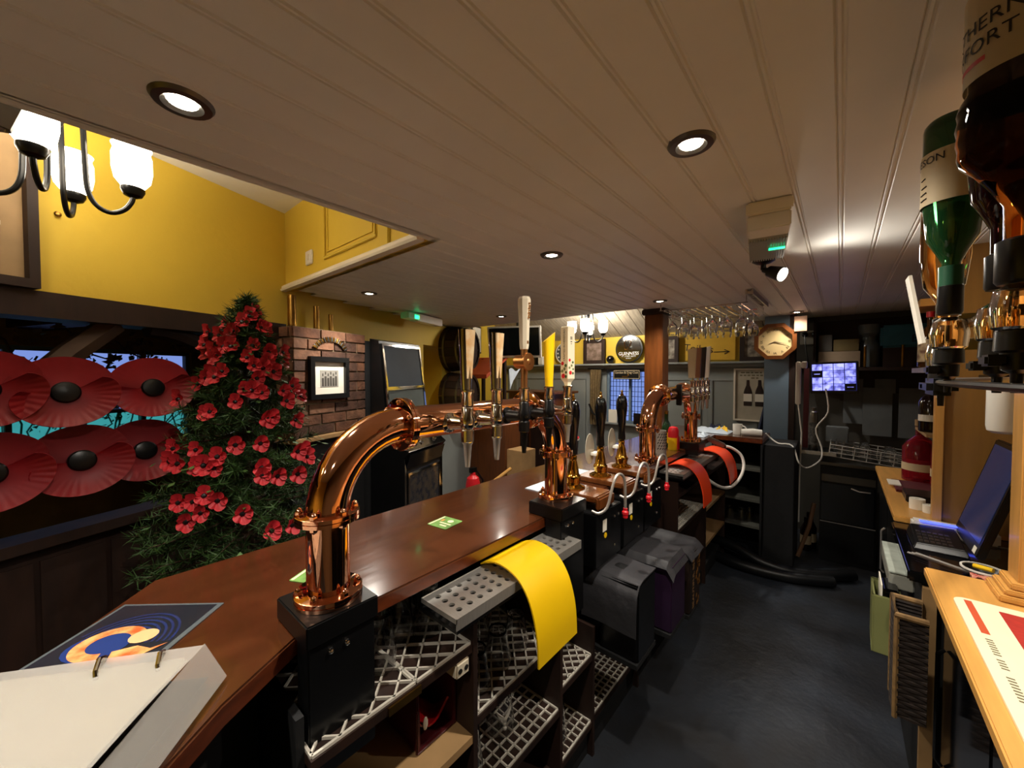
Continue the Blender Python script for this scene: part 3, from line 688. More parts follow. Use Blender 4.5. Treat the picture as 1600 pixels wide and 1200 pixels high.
# 3: tall ivory handle with copper roundel
y = .958; t, X = tap(y, -.885, 0, 'tall tap with slim ivory handle above a copper roundel', black=True)
MB().lathe([(.011, 1.587), (.011, 1.71), (.004, 1.712)], (X, y, 0), 18).build('stem', M['copperm'], t)
MB().tube([(X - .03, y, 1.668), (X - .028, y, 1.668), (X + .012, y, 1.668), (X + .014, y, 1.668), (X + .02, y, 1.668), (X + .0205, y, 1.668), (X + .0185, y, 1.668)], [.02, .022, .022, .028, .028, .024, .022], 32).build('roundel', M['copperm'], t); MB().ball((X + .017, y, 1.668), .012, 14, sc=(.5, 1, 1)).build('boss', M['copperm'], t)
q = MB(); n = 8
for zz, rr in ((1.708, .0135), (1.72, .0155), (1.80, .018), (1.85, .0215), (1.866, .0215), (1.874, .017), (1.876, .008)):
    q.v += [(X + rr * math.cos(2 * PI * k / n + PI / 8), y + rr * math.sin(2 * PI * k / n + PI / 8), zz) for k in range(n)]
q.f = [(i * n + k, i * n + (k + 1) % n, (i + 1) * n + (k + 1) % n, (i + 1) * n + k) for i in range(6) for k in range(n)] + [tuple(range(n - 1, -1, -1)), tuple(range(6 * n, 7 * n))]; q.mi = [0] * len(q.f)
hd = q.build('handle', M['ivory'], t, smooth=20)
b = MB()
for i in range(7): b.box(X + .0185 + .0004 * i, X + .0215 + .0002 * i, y - .004 + .002 * (i % 2), y + .003 + .002 * (i % 3), 1.805 + i * .0075, 1.809 + i * .0075)
b.box(X + .0138, X + .0148, y - .004, y + .004, 1.725, 1.735); b.build('embossed_mark', M['copperm'], hd)
# 4: yellow handle with slanted top
y = 1.096; t, X = tap(y, -.885, 0, 'tap with plain bright yellow slanted handle', black=True)
q = MB(); n = 16
for i, f in enumerate((0, .25, .5, .75, 1)):
    rr = .0155 + .0085 * f
    q.v += [(X + rr * .8 * math.cos(2 * PI * k / n), y + rr * math.sin(2 * PI * k / n), 1.587 + (.17 + .018 * math.sin(2 * PI * k / n + .6)) * f) for k in range(n)]
q.f = [(i * n + k, i * n + (k + 1) % n, (i + 1) * n + (k + 1) % n, (i + 1) * n + k) for i in range(4) for k in range(n)] + [tuple(range(n - 1, -1, -1)), tuple(range(4 * n, 5 * n))]; q.mi = [0] * len(q.f)
q.build('handle', M['ymat'], t)
# 5: cream square cider handle with fruit
y = 1.215; t, X = tap(y, -.885, 0, 'tap with cream square handle printed with fruit and lettering')
R5 = Matrix.Translation((X, y, 0)) @ Matrix.Rotation(math.radians(-12), 4, 'Z')
q = MB(); hw = .018
for zz, rr in ((1.587, .008), (1.598, .010), (1.612, hw), (1.80, hw), (1.804, hw - .003)): q.v += [tuple(R5 @ Vector((sx * rr, sy * rr, zz))) for sx, sy in ((1, 1), (-1, 1), (-1, -1), (1, -1))]
q.f = [(i * 4 + k, i * 4 + (k + 1) % 4, (i + 1) * 4 + (k + 1) % 4, (i + 1) * 4 + k) for i in range(4) for k in range(4)] + [(3, 2, 1, 0), (16, 17, 18, 19)]; q.mi = [0] * len(q.f)
hd = q.build('handle', mat('cream_print', 'e9ddc0', .4, var=.05), t, smooth=0)
ey = R5.to_3x3() @ Vector((0, -1, 0)); exn = R5.to_3x3() @ Vector((1, 0, 0))
text('CRAFTED IN HEREFORD', .0125, M['ink'], hd, R5 @ Vector((.001, -hw, 1.735)), (0, 0, 1), -exn, sx=.86)
b = MB()
for zz, ww in ((1.762, .011), (1.756, .011), (1.746, .008), (1.738, .004)): b.add([R5 @ Vector((hw + .0005, sx * ww / 2, zz + dz)) for sx, dz in ((-1, 0), (1, 0), (1, .003), (-1, .003))], [(0, 1, 2, 3)])
b.build('print_mark', M['ink'], hd, smooth=0)
for k, (u, zz, r, c) in enumerate([(-.008, 1.668, .007, 'red'), (.008, 1.66, .006, 'leaf'), (.002, 1.648, .006, 'olive'), (-.009, 1.64, .006, 'olive'), (.01, 1.635, .005, 'leaf'), (-.004, 1.622, .009, 'red'), (.009, 1.62, .006, 'leaf')]):
    for face in (0, 1):
        cp = R5 @ (Vector((u, -hw - .0002, zz)) if face == 0 else Vector((hw + .0002, u, zz + .012)))
        nrm = ey if face == 0 else exn; tv = exn if face == 0 else -ey
        q = MB(); q.add([cp + (tv * math.cos(2 * PI * i / 12) + Vector((0, 0, 1)) * math.sin(2 * PI * i / 12)) * r * (.8 if face else 1) + nrm * .0004 for i in range(12)], [tuple(range(12))]); q.build('fruit_print', M[c], hd, smooth=0)
# far font taps with flat board handles
hmats = [mat('cream_board', 'd9c9a8', .4), mat('brown_board', '7a4520', .4), mat('black_board', '17120f', .35), mat('white_board', 'e0dcd0', .4)]
for i, (y, nm) in enumerate(zip((2.70, 2.82, 2.94, 3.06), ('cream', 'brown', 'black', 'white'))):
    t, X = tap(y, -.857, 0, 'far tap with tall flat %s board handle' % nm)
    q = MB(); q.add([(X - .028, y - .006, 1.6), (X + .012, y - .006, 1.6), (X + .022, y - .006, 1.80 + .01 * i), (X - .034, y - .006, 1.79 + .01 * i), (X - .028, y + .006, 1.6), (X + .012, y + .006, 1.6), (X + .022, y + .006, 1.80 + .01 * i), (X - .034, y + .006, 1.79 + .01 * i)],
                    [(0, 1, 2, 3), (7, 6, 5, 4), (0, 4, 5, 1), (1, 5, 6, 2), (2, 6, 7, 3), (3, 7, 4, 0)])
    q.build('handle', hmats[i], t, bevel=.003)
    MB().cyl((X, y, 1.585), (X, y, 1.602), .008, n=12).build('ferrule', M['chrome'], t)
# black valve bank on the far crossbar
tag(MB().box(-.83, -.80, 2.64, 2.68, 1.42, 1.56).build('valve_block', M['black'], bevel=.004), 'black block on the far copper font in front of its taps', 'valve block')
# ------------------------------------------------------------------ hand pumps
for k, (y, pos) in enumerate(((1.55, 'nearest, half hidden behind the copper column'), (1.82, 'middle one of three'), (2.075, 'farthest one of three'))):
    t = thing('hand_pump', (-.95, y, CT), 'black and brass beer hand pump, ' + pos, 'hand pump', 'beer hand pumps')
    X = -.95
    MB().box(-1.05, -.795, y - .075, y + .075, CT + .001, CT + .026).build('plinth', M['midwood'], t, bevel=.004)
    MB().box(-.795, -.775, y - .075, y + .075, CT - .03, CT + .026).build('plinth_lip', M['midwood'], t, bevel=.008)
    zb = CT + .026
    MB().lathe([(.056, zb), (.056, zb + .006), (.045, zb + .012), (.033, zb + .018), (.031, zb + .03), (.036, zb + .045), (.036, zb + .055), (.028, zb + .065), (.024, zb + .1), (.016, zb + .13), (.018, zb + .135), (.018, zb + .15), (.013, zb + .155)], (X, y, 0), 28).build('brass_base', M['brass'], t)
    MB().lathe([(.014, zb + .155), (.021, zb + .16), (.020, zb + .18), (.018, zb + .21), (.024, zb + .28), (.030, zb + .33), (.031, zb + .36), (.027, zb + .39), (.018, zb + .408), (.008, zb + .412)], (X, y, 0), 24).build('handle', M['blackg'], t)
    MB().lathe([(.009, zb + .412), (.0095, zb + .418), (.005, zb + .424), (.007, zb + .432), (.005, zb + .438), (1e-4, zb + .442)], (X, y, 0), 14).build('finial', M['brass'], t)
    # clear pump clip seen from behind
    b = MB(); b.tube([(X - .045, y - .03, zb + .15), (X - .048, y - .03, zb + .15)], [.06, .06], 24)
    for i in range(len(b.v)):
        v = b.v[i]; b.v[i] = (v[0], y - .03 + (v[1] - y + .03) * .75, zb + .14 + (v[2] - zb - .15) * 1.35)
    if k > 0: b.build('pump_clip', mat('milky_acrylic', 'd9d0bb', .25, var=.08, trans=.35), t)
    if k > 0: MB().box(X - .045, X - .01, y - .03, y + .02, zb + .105, zb + .122).build('clip_bracket', M['plastic'], t, bevel=.003)
    # swan neck with red sparkler
    sy = y - .06
    pts = [(-.79, sy - .05, 1.05), (-.76, sy - .045, 1.045), (-.735, sy - .02, 1.07), (-.725, sy, 1.14), (-.72, sy + .02, 1.185), (-.715, sy + .045, 1.2), (-.708, sy + .07, 1.19), (-.704, sy + .085, 1.15), (-.703, sy + .088, 1.03)]
    sm = []
    for i in range(len(pts) - 1):
        for f in (0, .33, .66):
            p0, p1, p2, p3 = [Vector(pts[min(max(i + d, 0), len(pts) - 1)]) for d in (-1, 0, 1, 2)]
            sm.append(.5 * (2 * p1 + (p2 - p0) * f + (2 * p0 - 5 * p1 + 4 * p2 - p3) * f * f + (3 * p1 - p0 - 3 * p2 + p3) * f ** 3))
    sm.append(Vector(pts[-1])); sn = MB().tube(sm, .0062, 12).build('swan_neck', M['steel'], t)
    b = MB(); b.lathe([(.006, 1.0), (.011, 1.005), (.011, 1.018), (.014, 1.02), (.014, 1.03), (.009, 1.036), (.009, 1.046)], (-.703, sy + .088, 0), 14); b.build('sparkler', M['red'], sn)
    # black clamp panel with stickers
    MB().box(-.868, -.765, y - .12, y + .12, .81, CT - .032).build('clamp_panel', M['black'], t, bevel=.003)
    MB().box(-.765, -.7635, y - .06, y - .025, .95, 1.0).build('sticker', M['paper'], t)
    MB().cyl((-.765, y - .035, .93), (-.7635, y - .035, .93), .012, n=16).build('yellow_sticker', M['ymat'], t)
    for dy, dz in ((.05, .99), (.09, .99), (.05, .86)): b = MB(); nut(b, (-.765, y + dy, dz), (1, 0, 0), .007, .007); b.build('screw', M['chrome'], t)
tag(MB().box(-1.16, -1.05, 1.45, 1.95, CT, CT + .004).build('bar_towel', M['cloth']), 'pale blue bar towel lying behind the hand pumps', 'towel')
# ------------------------------------------------------------------ boxes with black mats below the pumps
def box_mat(y0, y1, x0, x1, z, label):
    pts = [(y1 + .0, z + .002), (y0 + .05, z + .004), (y0 + .015, z - .004), (y0 - .012, z - .04), (y0 - .02, z - .1), (y0 - .022, z - .2)]
    def fn(u, v):
        k = u * (len(pts) - 1); i = min(int(k), len(pts) - 2); f = k - i
        return (x0 + (x1 - x0) * v, pts[i][0] * (1 - f) + pts[i + 1][0] * f, pts[i][1] * (1 - f) + pts[i + 1][1] * f + .004 * math.sin(v * 5))
    return tag(MB().surf(fn, 20, 6, th=-.005).build('rubber_mat', M['rubber']), label, 'bar mat', 'black mats over the boxes')
def crate(y0, y1, x0, x1, z, m, label):
    MB().box(-1.285, x1, y0 - .01, y1 + .01, z - .336, z - .316).build('box_shelf', M['blackm'], SH)
    t = thing('drinks_box', ((x0 + x1) / 2, (y0 + y1) / 2, z - .315), label, 'box', 'boxes below the hand pumps')
    z0 = .166 if y0 < 1.9 and x1 < -.7 else 0.
    MB().box(x0, x1, y0, y1, z - .315, z).build('case', m, t, bevel=.006)
    return t
crate(1.478, 1.66, -.77, -.60, .775, M['black'], 'black box under the nearest draped black mat')
box_mat(1.478, 1.665, -.845, -.60, .78, 'nearest worn black rubber mat draped over a box with a torn hole')
tag(MB().surf(lambda u, v: (-.745 + .05 * u, 1.545 + .05 * v, .789 + .012 * math.sin(u * 3.1) * math.sin(v * 3.1)), 6, 6, th=.003).build('torn_flap', M['blackm']), 'crumpled torn patch on the nearest black mat', 'torn patch')
crate(1.80, 2.0, -.762, -.575, .742, M['purple'], 'dark purple box under the middle black mat')
tag(MB().surf(lambda u, v: (-.875 + .31 * u, 1.785 + .235 * v, .755 - .03 * max(0, (abs(v - .5) - .42)) * 12 - .05 * max(0, u - .9) * 10), 20, 20, th=-.006).build('rubber_mat', M['rubber']), 'middle black rubber mat lying flat over its box', 'bar mat', 'black mats over the boxes')
c3 = crate(2.085, 2.27, -.762, -.575, .692, mat('brown_print_card', '241812', .5, var=.4), 'box printed BEAUTIFUL BEER up its side below the far mat')
text('BEAUTIFUL BEER', .044, mat('tan_ink', 'b78a5a', .5), c3, (-.5745, 2.145, .535), (0, 0, 1), (0, -1, 0), sx=.9)
b = MB()
for i in range(26):
    b.lathe([(1e-4, 0), (.009, .001), (.012, .0012)], (0, 0, 0), 8); k = len(b.v) - 24
    yy, zz = random.uniform(2.19, 2.255), random.uniform(.39, .67)
    for j in range(k, len(b.v)): v = b.v[j]; b.v[j] = (-.5745 + v[2], yy + v[0], zz + v[1])
b.build('hop_print', mat('gold_ink', '8a5a22', .5), c3)
tag(MB().surf(lambda u, v: (-.91 + .345 * u, 2.07 + .215 * v, .705 - .04 * max(0, u - .9) * 10 + .003 * math.sin(9 * v)), 16, 10, th=-.006).build('rubber_mat', M['rubber']), 'farthest black rubber mat over the lettered box', 'bar mat', 'black mats over the boxes')
# ------------------------------------------------------------------ things on the counter
def beer_mat(x, y, rz, lab):
    t = thing('beer_mat', (x, y, CT), lab, 'beer mat', 'green beer mats'); R = Matrix.Translation((x, y, CT)) @ Matrix.Rotation(rz, 4, 'Z')
    h_ = .047; r = .006; pl_ = []
    for cx, cy, a0 in ((1, 1, 0), (-1, 1, 90), (-1, -1, 180), (1, -1, 270)):
        for k in range(4): a = math.radians(a0 + 30 * k); pl_.append((cx * (h_ - r) + r * math.cos(a), cy * (h_ - r) + r * math.sin(a)))
    MB().prism(pl_, .0005, .0022, R=R).build('card', mat('beermat_green', '6f9a4a', .6, var=.35, scale=30), t, smooth=0)
    def flat(nm, pts, m_, z=.0025): MB().add([R @ Vector((px, py, z)) for px, py in pts], [tuple(range(len(pts)))]).build(nm, m_, t, smooth=0)
    cm = mat('beermat_cream', 'e8e3b8', .6); e = .004
    flat('border', [(-h_ + e, -h_ + e), (-h_ + .012, -h_ + e), (-h_ + .012, h_ - e), (-h_ + e, h_ - e)], cm)
    flat('badge', [(.012 + .012 * math.cos(2 * PI * i / 20), .018 + .012 * math.sin(2 * PI * i / 20)) for i in range(20)], cm)
    flat('stripe', [(-.018, -.012), (.036, -.012), (.036, -.004), (-.018, -.004)], cm); flat('stripe', [(-.002, -.03), (.03, -.03), (.03, -.021), (-.002, -.021)], cm)
    flat('mark', [(-.028, .004), (-.016, .004), (-.016, .022), (-.028, .022)], M['oak'])
beer_mat(-1.12, .92, .12, 'green printed beer mat in the middle of the counter'); beer_mat(-1.105, .447, .5, 'green beer mat half hidden behind the nearest copper column')
# dark art booklet: blue ripples and an orange curled abstract shape
A, B_, C_, D_ = Vector((-1.125, -.02, CT)), Vector((-1.215, .128, CT)), Vector((-.985, .195, CT)), Vector((-.83, .03, CT))
t = thing('art_booklet', tuple(A), 'dark laminated booklet with blue rings and orange swirl lying on counter', 'booklet')
ux = Vector((.738, .675, 0)).normalized(); uy = Vector((-.675, .738, 0)).normalized()
# outline in its own frame: origin at near-left corner
O = Vector((-1.163, -.07, CT + .0005)); W_, H_ = .234, .21
P = lambda u, v, z=0: O + ux * (u * W_) + uy * (v * H_) + Vector((0, 0, z))
def slab(nm, u0, u1, v0, v1, z0, z1, m_): MB().add([P(u, v, z) for z in (z0, z1) for u, v in ((u0, v0), (u1, v0), (u1, v1), (u0, v1))], [(3, 2, 1, 0), (4, 5, 6, 7), (0, 1, 5, 4), (1, 2, 6, 5), (2, 3, 7, 6), (3, 0, 4, 7)]).build(nm, m_, t, smooth=0)
slab('cover', 0, 1, 0, 1, 0, .002, mat('laminate_grey', '5d6468', .18, var=.15, coat=.5)); slab('print', .03, .95, .03, .97, .002, .0023, mat('print_dark', '23262e', .2, coat=.5))
for k in range(6):
    r0 = .2 + .055 * k; q = MB(); n = 30; a0, a1 = .1, 2.9
    q.add([P(.5 + rr * math.cos(a0 + (a1 - a0) * i / n) * .85, .32 + rr * math.sin(a0 + (a1 - a0) * i / n), .0026) for rr in (r0, r0 + .024) for i in range(n + 1) ], [(i, i + 1, n + 2 + i, n + 1 + i) for i in range(n)])
    for i, v in enumerate(q.v): pass
    q.build('ring_print', mat('ring_blue', '2c386c', .2, coat=.5, var=.4), t, smooth=0)
def blob(nm, pts, m_, z): MB().add([P(u, v, z) for u, v in pts], [tuple(range(len(pts)))]).build(nm, m_, t, smooth=0)
om = mat('print_orange', 'cc6030', .25, var=.5, scale=40, coat=.5, col2='f0b070'); op = mat('print_peach', 'f2c48e', .25, var=.2, coat=.5)
blob('shadow_print', [(.36 + .24 * math.cos(i * .3), .3 + .22 * math.sin(i * .3)) for i in range(21)], mat('print_navy', '253a78', .2, coat=.5), .0029)
q = MB(); n = 28
q.add([P(.42 + rr * math.cos(.2 + 4.9 * i / n) * 1.0, .34 + rr * math.sin(.2 + 4.9 * i / n), .0032) for rr in (.15, .26) for i in range(n + 1)], [(i, i + 1, n + 2 + i, n + 1 + i) for i in range(n)]); q.build('swirl_print', om, t, smooth=0)
blob('swirl_print', [(.64 + .11 * math.cos(i * .4), .44 + .11 * math.sin(i * .4)) for i in range(16)], op, .0035)
blob('swirl_print', [(.55, .22), (.7, .3), (.84, .26), (.93, .34), (.8, .12), (.62, .08)], om, .0034)
# ring binder of pages in clear sleeves, open at the frame's corner
t = thing('menu_binder', (-.72, -.12, CT), 'open ring-bound folder of white pages in clear sleeves at lower left', 'folder')
e1 = Vector((.649, .761, 0)).normalized(); e2 = Vector((.761, -.649, 0)).normalized(); O2 = Vector((-1.140, -.168, CT + .006))
pg = lambda u, v, z: O2 + e1 * u + e2 * v + Vector((0, 0, z))
def sheet(nm, u0, u1, v0, v1, zf, m_, th=.0015): MB().surf(lambda a, c: pg(u0 + (u1 - u0) * a, v0 + (v1 - v0) * c, zf(a, c)), 14, 10, th=th).build(nm, m_, t)
sheet('cover', -.02, .43, -.0, .36, lambda a, c: .003, M['blackm'], .002)
sheet('page_stack', 0, .40, .012, .34, lambda a, c: .036 + .010 * a, M['paper'], .006)
sheet('top_page', .0, .415, .03, .345, lambda a, c: .043 + .016 * a * (1 - .3 * c) + .006 * math.sin(c * PI), M['paper'], .001)
sheet('sleeve', .0, .425, .0, .355, lambda a, c: .046 + .018 * a * (1 - .3 * c) + .006 * math.sin(c * PI), M['sleeve'], .0006)
sheet('sleeve_flap', .425, .46, .0, .355, lambda a, c: .064 * (1 - a) * (1 - .28 * c) + .003, M['sleeve'], .0006)
for u in (.27, .36):
    MB().tube([pg(u + .0, .012, .04), pg(u + .005, .008, .066), pg(u + .01, .025, .074), pg(u + .02, .045, .068), pg(u + .025, .05, .05)], .0035, 8).build('ring', M['chrome'], t)
# ================================================================== LEFT SIDE
# big plastic poppies hung in the opening
def make_big_poppy():
    t = thing('large_poppy', (0, 0, 0), 'x', 'poppy', 'large plastic poppies')
    r0 = .148
    def petal(a0, a1, zoff, cup):
        def fn(u, v):
            a = a0 + (a1 - a0) * u; rr = r0 * (.06 + .94 * v) * (1 - .22 * max(0, (abs(u - .5) * 2) ** 8))
            rib = (.0004 if zoff == 0 else .0014) * math.sin(a * 34) * max(0, v - .55) * 2
            return (rr * math.cos(a) * 1.06, rr * math.sin(a) * .92 + (.012 if zoff == 0 else -.006), zoff + cup * v * v + rib - .004 * math.sin(v * PI))
        return MB().surf(fn, 110, 10, th=.002)
    petal(math.radians(-24), math.radians(204), 0, .004).build('rear_petal', M['poppy'], t)
    petal(math.radians(158), math.radians(382), .014, .036).build('front_petal', M['poppy'], t)
    MB().lathe([(1e-4, .030), (.026, .029), (.038, .026), (.043, .02), (.043, .004)], n=28).build('black_center', M['black'], t)
    return t
# local +z faces the viewer's side; local y is up
def place_poppy(o, p, yaw, tilt):
    n_ = Vector((math.cos(yaw), math.sin(yaw), math.sin(tilt))).normalized(); up = Vector((.25 * math.sin(yaw), -.25 * math.cos(yaw), 1)).normalized(); xx = up.cross(n_).normalized(); yy = n_.cross(xx)
    o.matrix_world = Matrix(((xx.x, yy.x, n_.x, p[0]), (xx.y, yy.y, n_.y, p[1]), (xx.z, yy.z, n_.z, p[2]), (0, 0, 0, 1)))
bp = make_big_poppy()
PP = [(-2.375, -.195, 1.57, 'upper row, cut by the left edge of the frame'), (-2.40, .002, 1.552, 'upper row, in the middle'), (-2.52, .276, 1.56, 'upper row, nearest the tree'),
      (-2.36, -.185, 1.265, 'lower row, cut by the left edge of the frame'), (-2.415, .041, 1.266, 'lower row, in the middle'), (-2.53, .245, 1.262, 'lower row, nearest the tree')]
for i, (x, y, z, wh) in enumerate(PP):
    o = bp if i == 0 else copy_tree(bp, (0, 0, 0)); o['label'] = 'big glossy red plastic poppy, ' + wh
    place_poppy(o, (x, y, z), .12, .10 + .05 * (i % 3))
b = MB(); b.tube([LW(-3.4, .05, 1.56), LW(-.35, .05, 1.57)], .003, 6); tag(b.build('poppy_wire', M['black']), 'thin dark wire carrying the upper row of poppies', 'wire')
b = MB(); b.tube([LW(-3.4, .05, 1.27), LW(-.35, .05, 1.28), LW(.0, .02, 1.38)], .003, 6); tag(b.build('poppy_wire', M['black']), 'thin dark wire carrying the lower row of poppies', 'wire')
# garland of dry leaves along the window head
t = thing('leaf_garland', LW(-.5, -.4, 1.7), 'garland of dry brown leaves and twigs across the left window head', 'garland')
gb = MB(); gl = MB(); rg = random.Random(11)
for j in range(7):
    p_ = LW(-1.3 + j * .2, -.45, 1.84); pts = [p_]
    for k in range(6): p_ = p_ + (LWR @ Vector((rg.uniform(-.03, .09), rg.uniform(-.02, .02), rg.uniform(-.07, .02)))); pts.append(p_)
    gb.tube(pts, .005, 5)
    for q_ in pts:
        for k in range(5):
            c = q_ + Vector([rg.uniform(-.05, .05) for _ in range(3)]); e_ = Vector([rg.uniform(-1, 1) for _ in range(3)]).normalized(); f_ = e_.orthogonal().normalized(); s_ = rg.uniform(.015, .03)
            gl.add([c - e_ * s_, c + f_ * s_ * .6, c + e_ * s_, c - f_ * s_ * .6], [(0, 1, 2, 3)])
gb.build('twigs', M['bark'], t); gl.build('leaves', mat('dry_leaf', '6a5030', .7, var=.4), t, smooth=0)
# the tree
TX, TY = -2.22, .58
t = thing('christmas_tree', (TX, TY, 0), 'tall dark green artificial christmas tree covered in red poppies', 'tree')
MB().tube([(TX, TY, 0), (TX, TY, 1.0), (TX, TY, 1.93)], [.03, .022, .006], 10).build('trunk', M['bark'], t)
MB().lathe([(.2, 0), (.21, .03), (.05, .06), (.03, .12)], (TX, TY, 0), 20).build('stand', M['black'], t)
rng = random.Random(3); b = MB(); lf = MB(); br = MB()
def tree_r(z): return .50 * max(0., (1.99 - z) / 1.25) ** .8 if z > .7 else .47
z = .35
while z < 1.95:
    R_ = tree_r(z); nb = max(5, int(6 + R_ * 22))
    for k in range(nb):
        a = rng.uniform(0, 2 * PI); L = R_ * rng.uniform(.72, 1.0); dz = -.10 * L / .5 + .1 * rng.uniform(-1, 1) * L; c, s_ = math.cos(a), math.sin(a)
        pts = [Vector((TX + c * L * f, TY + s_ * L * f, z + dz * f + .06 * f * f)) for f in (.05, .4, .7, 1)]
        br.tube(pts, [.006, .005, .004, .002], 4, caps=False)
        for j in range(120):
            f = rng.uniform(.18, 1.02); p = Vector((TX + c * L * f, TY + s_ * L * f, z + dz * f + .06 * f * f)); d = Vector((c * .5 + rng.uniform(-1, 1), s_ * .5 + rng.uniform(-1, 1), rng.uniform(-.7, 1))).normalized()
            ln = rng.uniform(.035, .065); q = d.cross(Vector((rng.uniform(-1, 1), rng.uniform(-1, 1), rng.uniform(-1, 1)))).normalized() * .003
            b.add([p - q, p + q, p + d * ln], [(0, 1, 2)])
    z += .055
br.build('branches', M['bark'], t); b.build('needles', M['needles'], t, smooth=0)['kind'] = 'stuff'
for k in range(130):
    zz = rng.uniform(.9, 1.97); a = rng.uniform(-1.5, 1.6); R_ = tree_r(zz) * rng.uniform(.85, 1.05); p = Vector((TX + R_ * math.cos(a), TY + R_ * math.sin(a), zz))
    d = Vector((math.cos(a) * .6, math.sin(a) * .6, rng.uniform(-.5, .6))).normalized(); q = d.cross(Vector((0, 0, 1))).normalized(); s = rng.uniform(.025, .04)
    lf.add([p, p + d * s * .5 + q * s * .35, p + d * s, p + d * s * .5 - q * s * .35], [(0, 1, 2, 3)])
lf.build('leaves', M['leaf'], t, smooth=0)
# fabric poppies on it, each its own
def make_poppy():
    b = MB()
    for k in range(5):
        a0 = 2 * PI * k / 5 + .25 * math.sin(k * 2.3)
        def fn(u, v, a0=a0, k=k):
            a = a0 + (u - .5) * 1.75; rr = (.034 + .006 * math.sin(k * 2.1)) * v * (1 - .34 * (abs(u - .5) * 2) ** 3)
            return (rr * math.cos(a), rr * math.sin(a), .004 + (.014 + .009 * math.sin(k * 1.7)) * v * v + .006 * math.sin(u * 9 + k) * v + .0015 * (k % 2))
        b.surf(fn, 8, 4)
    o = b.build('fabric_poppy', M['poppyf'], origin=(0, 0, 0), smooth=60)
    MB().lathe([(1e-4, .013), (.006, .012), (.010, .007), (.010, .002)], n=12).build('flower_center', M['black'], o, origin=(0, 0, 0))
    return o
# position on the tree (x, y, z), height band, side
CL = [(-2.171, 0.586, 1.904, 0, 1),(-2.19, 0.61, 1.931, 0, 1),(-2.16, 0.555, 1.873, 0, 1),(-2.163, 0.644, 1.844, 0, 1),(-2.152, 0.627, 1.853, 0, 1),(-2.242, 0.443, 1.822, 0, 0),(-2.202, 0.477, 1.807, 1, 0),(-2.204, 0.504, 1.856, 0, 0),(-2.155, 0.518, 1.828, 0, 1),(-2.155, 0.505, 1.801, 1, 0),(-2.241, 0.429, 1.759, 1, 0),(-2.188, 0.447, 1.737, 1, 0),(-2.149, 0.481, 1.752, 1, 0),(-2.245, 0.438, 1.723, 1, 0),(-2.147, 0.455, 1.71, 1, 0),(-2.126, 0.501, 1.752, 1, 1),(-2.158, 0.445, 1.695, 1, 0),(-2.098, 0.578, 1.76, 1, 1),(-2.082, 0.55, 1.702, 1, 1),(-2.099, 0.642, 1.732, 1, 2),(-2.072, 0.624, 1.682, 1, 2),(-2.171, 0.725, 1.738, 1, 2),(-2.166, 0.728, 1.692, 1, 2),(-2.058, 0.57, 1.665, 2, 1),(-2.061, 0.606, 1.655, 2, 1),(-2.058, 0.647, 1.64, 2, 2),(-2.033, 0.575, 1.609, 2, 1),(-2.144, 0.429, 1.639, 2, 0),(-2.094, 0.459, 1.639, 2, 0),(-2.146, 0.413, 1.609, 2, 0),(-2.172, 0.39, 1.584, 2, 0),(-2.104, 0.436, 1.614, 2, 0),(-2.028, 0.525, 1.559, 2, 1),(-2.005, 0.584, 1.543, 2, 1),(-2.017, 0.548, 1.554, 2, 1),(-2.042, 0.684, 1.548, 2, 2),(-2.018, 0.69, 1.5, 2, 2),(-2.097, 0.743, 1.567, 2, 2),(-2.116, 0.766, 1.543, 2, 2),(-2.022, 0.489, 1.506, 2, 1),(-2.057, 0.405, 1.466, 3, 0),(-2.072, 0.392, 1.456, 3, 0),(-1.969, 0.612, 1.435, 3, 2),(-1.973, 0.595, 1.426, 3, 2),(-1.995, 0.72, 1.408, 3, 2),(-2.141, 0.796, 1.513, 2, 2),(-2.132, 0.296, 1.313, 3, 0),(-2.115, 0.282, 1.265, 4, 0),(-2.077, 0.301, 1.258, 4, 0),(-2.035, 0.353, 1.312, 3, 0),(-1.959, 0.471, 1.326, 3, 1),(-1.936, 0.556, 1.324, 3, 1),(-1.93, 0.704, 1.267, 3, 2),(-1.94, 0.747, 1.232, 3, 2),(-1.96, 0.745, 1.273, 3, 2),(-1.984, 0.368, 1.252, 4, 0),(-1.964, 0.397, 1.24, 4, 0),(-2.005, 0.35, 1.247, 4, 0),(-1.967, 0.41, 1.284, 3, 0),(-1.897, 0.547, 1.223, 4, 1),(-1.881, 0.546, 1.192, 4, 1),(-1.878, 0.601, 1.181, 4, 2),(-1.896, 0.691, 1.17, 4, 2),(-1.965, 0.327, 1.117, 5, 0),(-1.944, 0.359, 1.137, 5, 0),(-1.915, 0.396, 1.115, 5, 0),(-1.928, 0.344, 1.076, 5, 0),(-2.009, 0.289, 1.113, 5, 0),(-1.958, 0.303, 1.044, 5, 0),(-1.861, 0.466, 1.054, 5, 1),(-1.814, 0.556, 0.968, 5, 2),(-1.815, 0.635, 0.968, 5, 2),(-2.262, 0.337, 1.513, 2, 0)]
fp = make_poppy()
BAND = ['at the very top', 'just below the top', 'beside the photograph, upper half', 'around the middle', 'below the middle', 'low down on the side']; SIDE = ['left side', 'centre', 'right side']
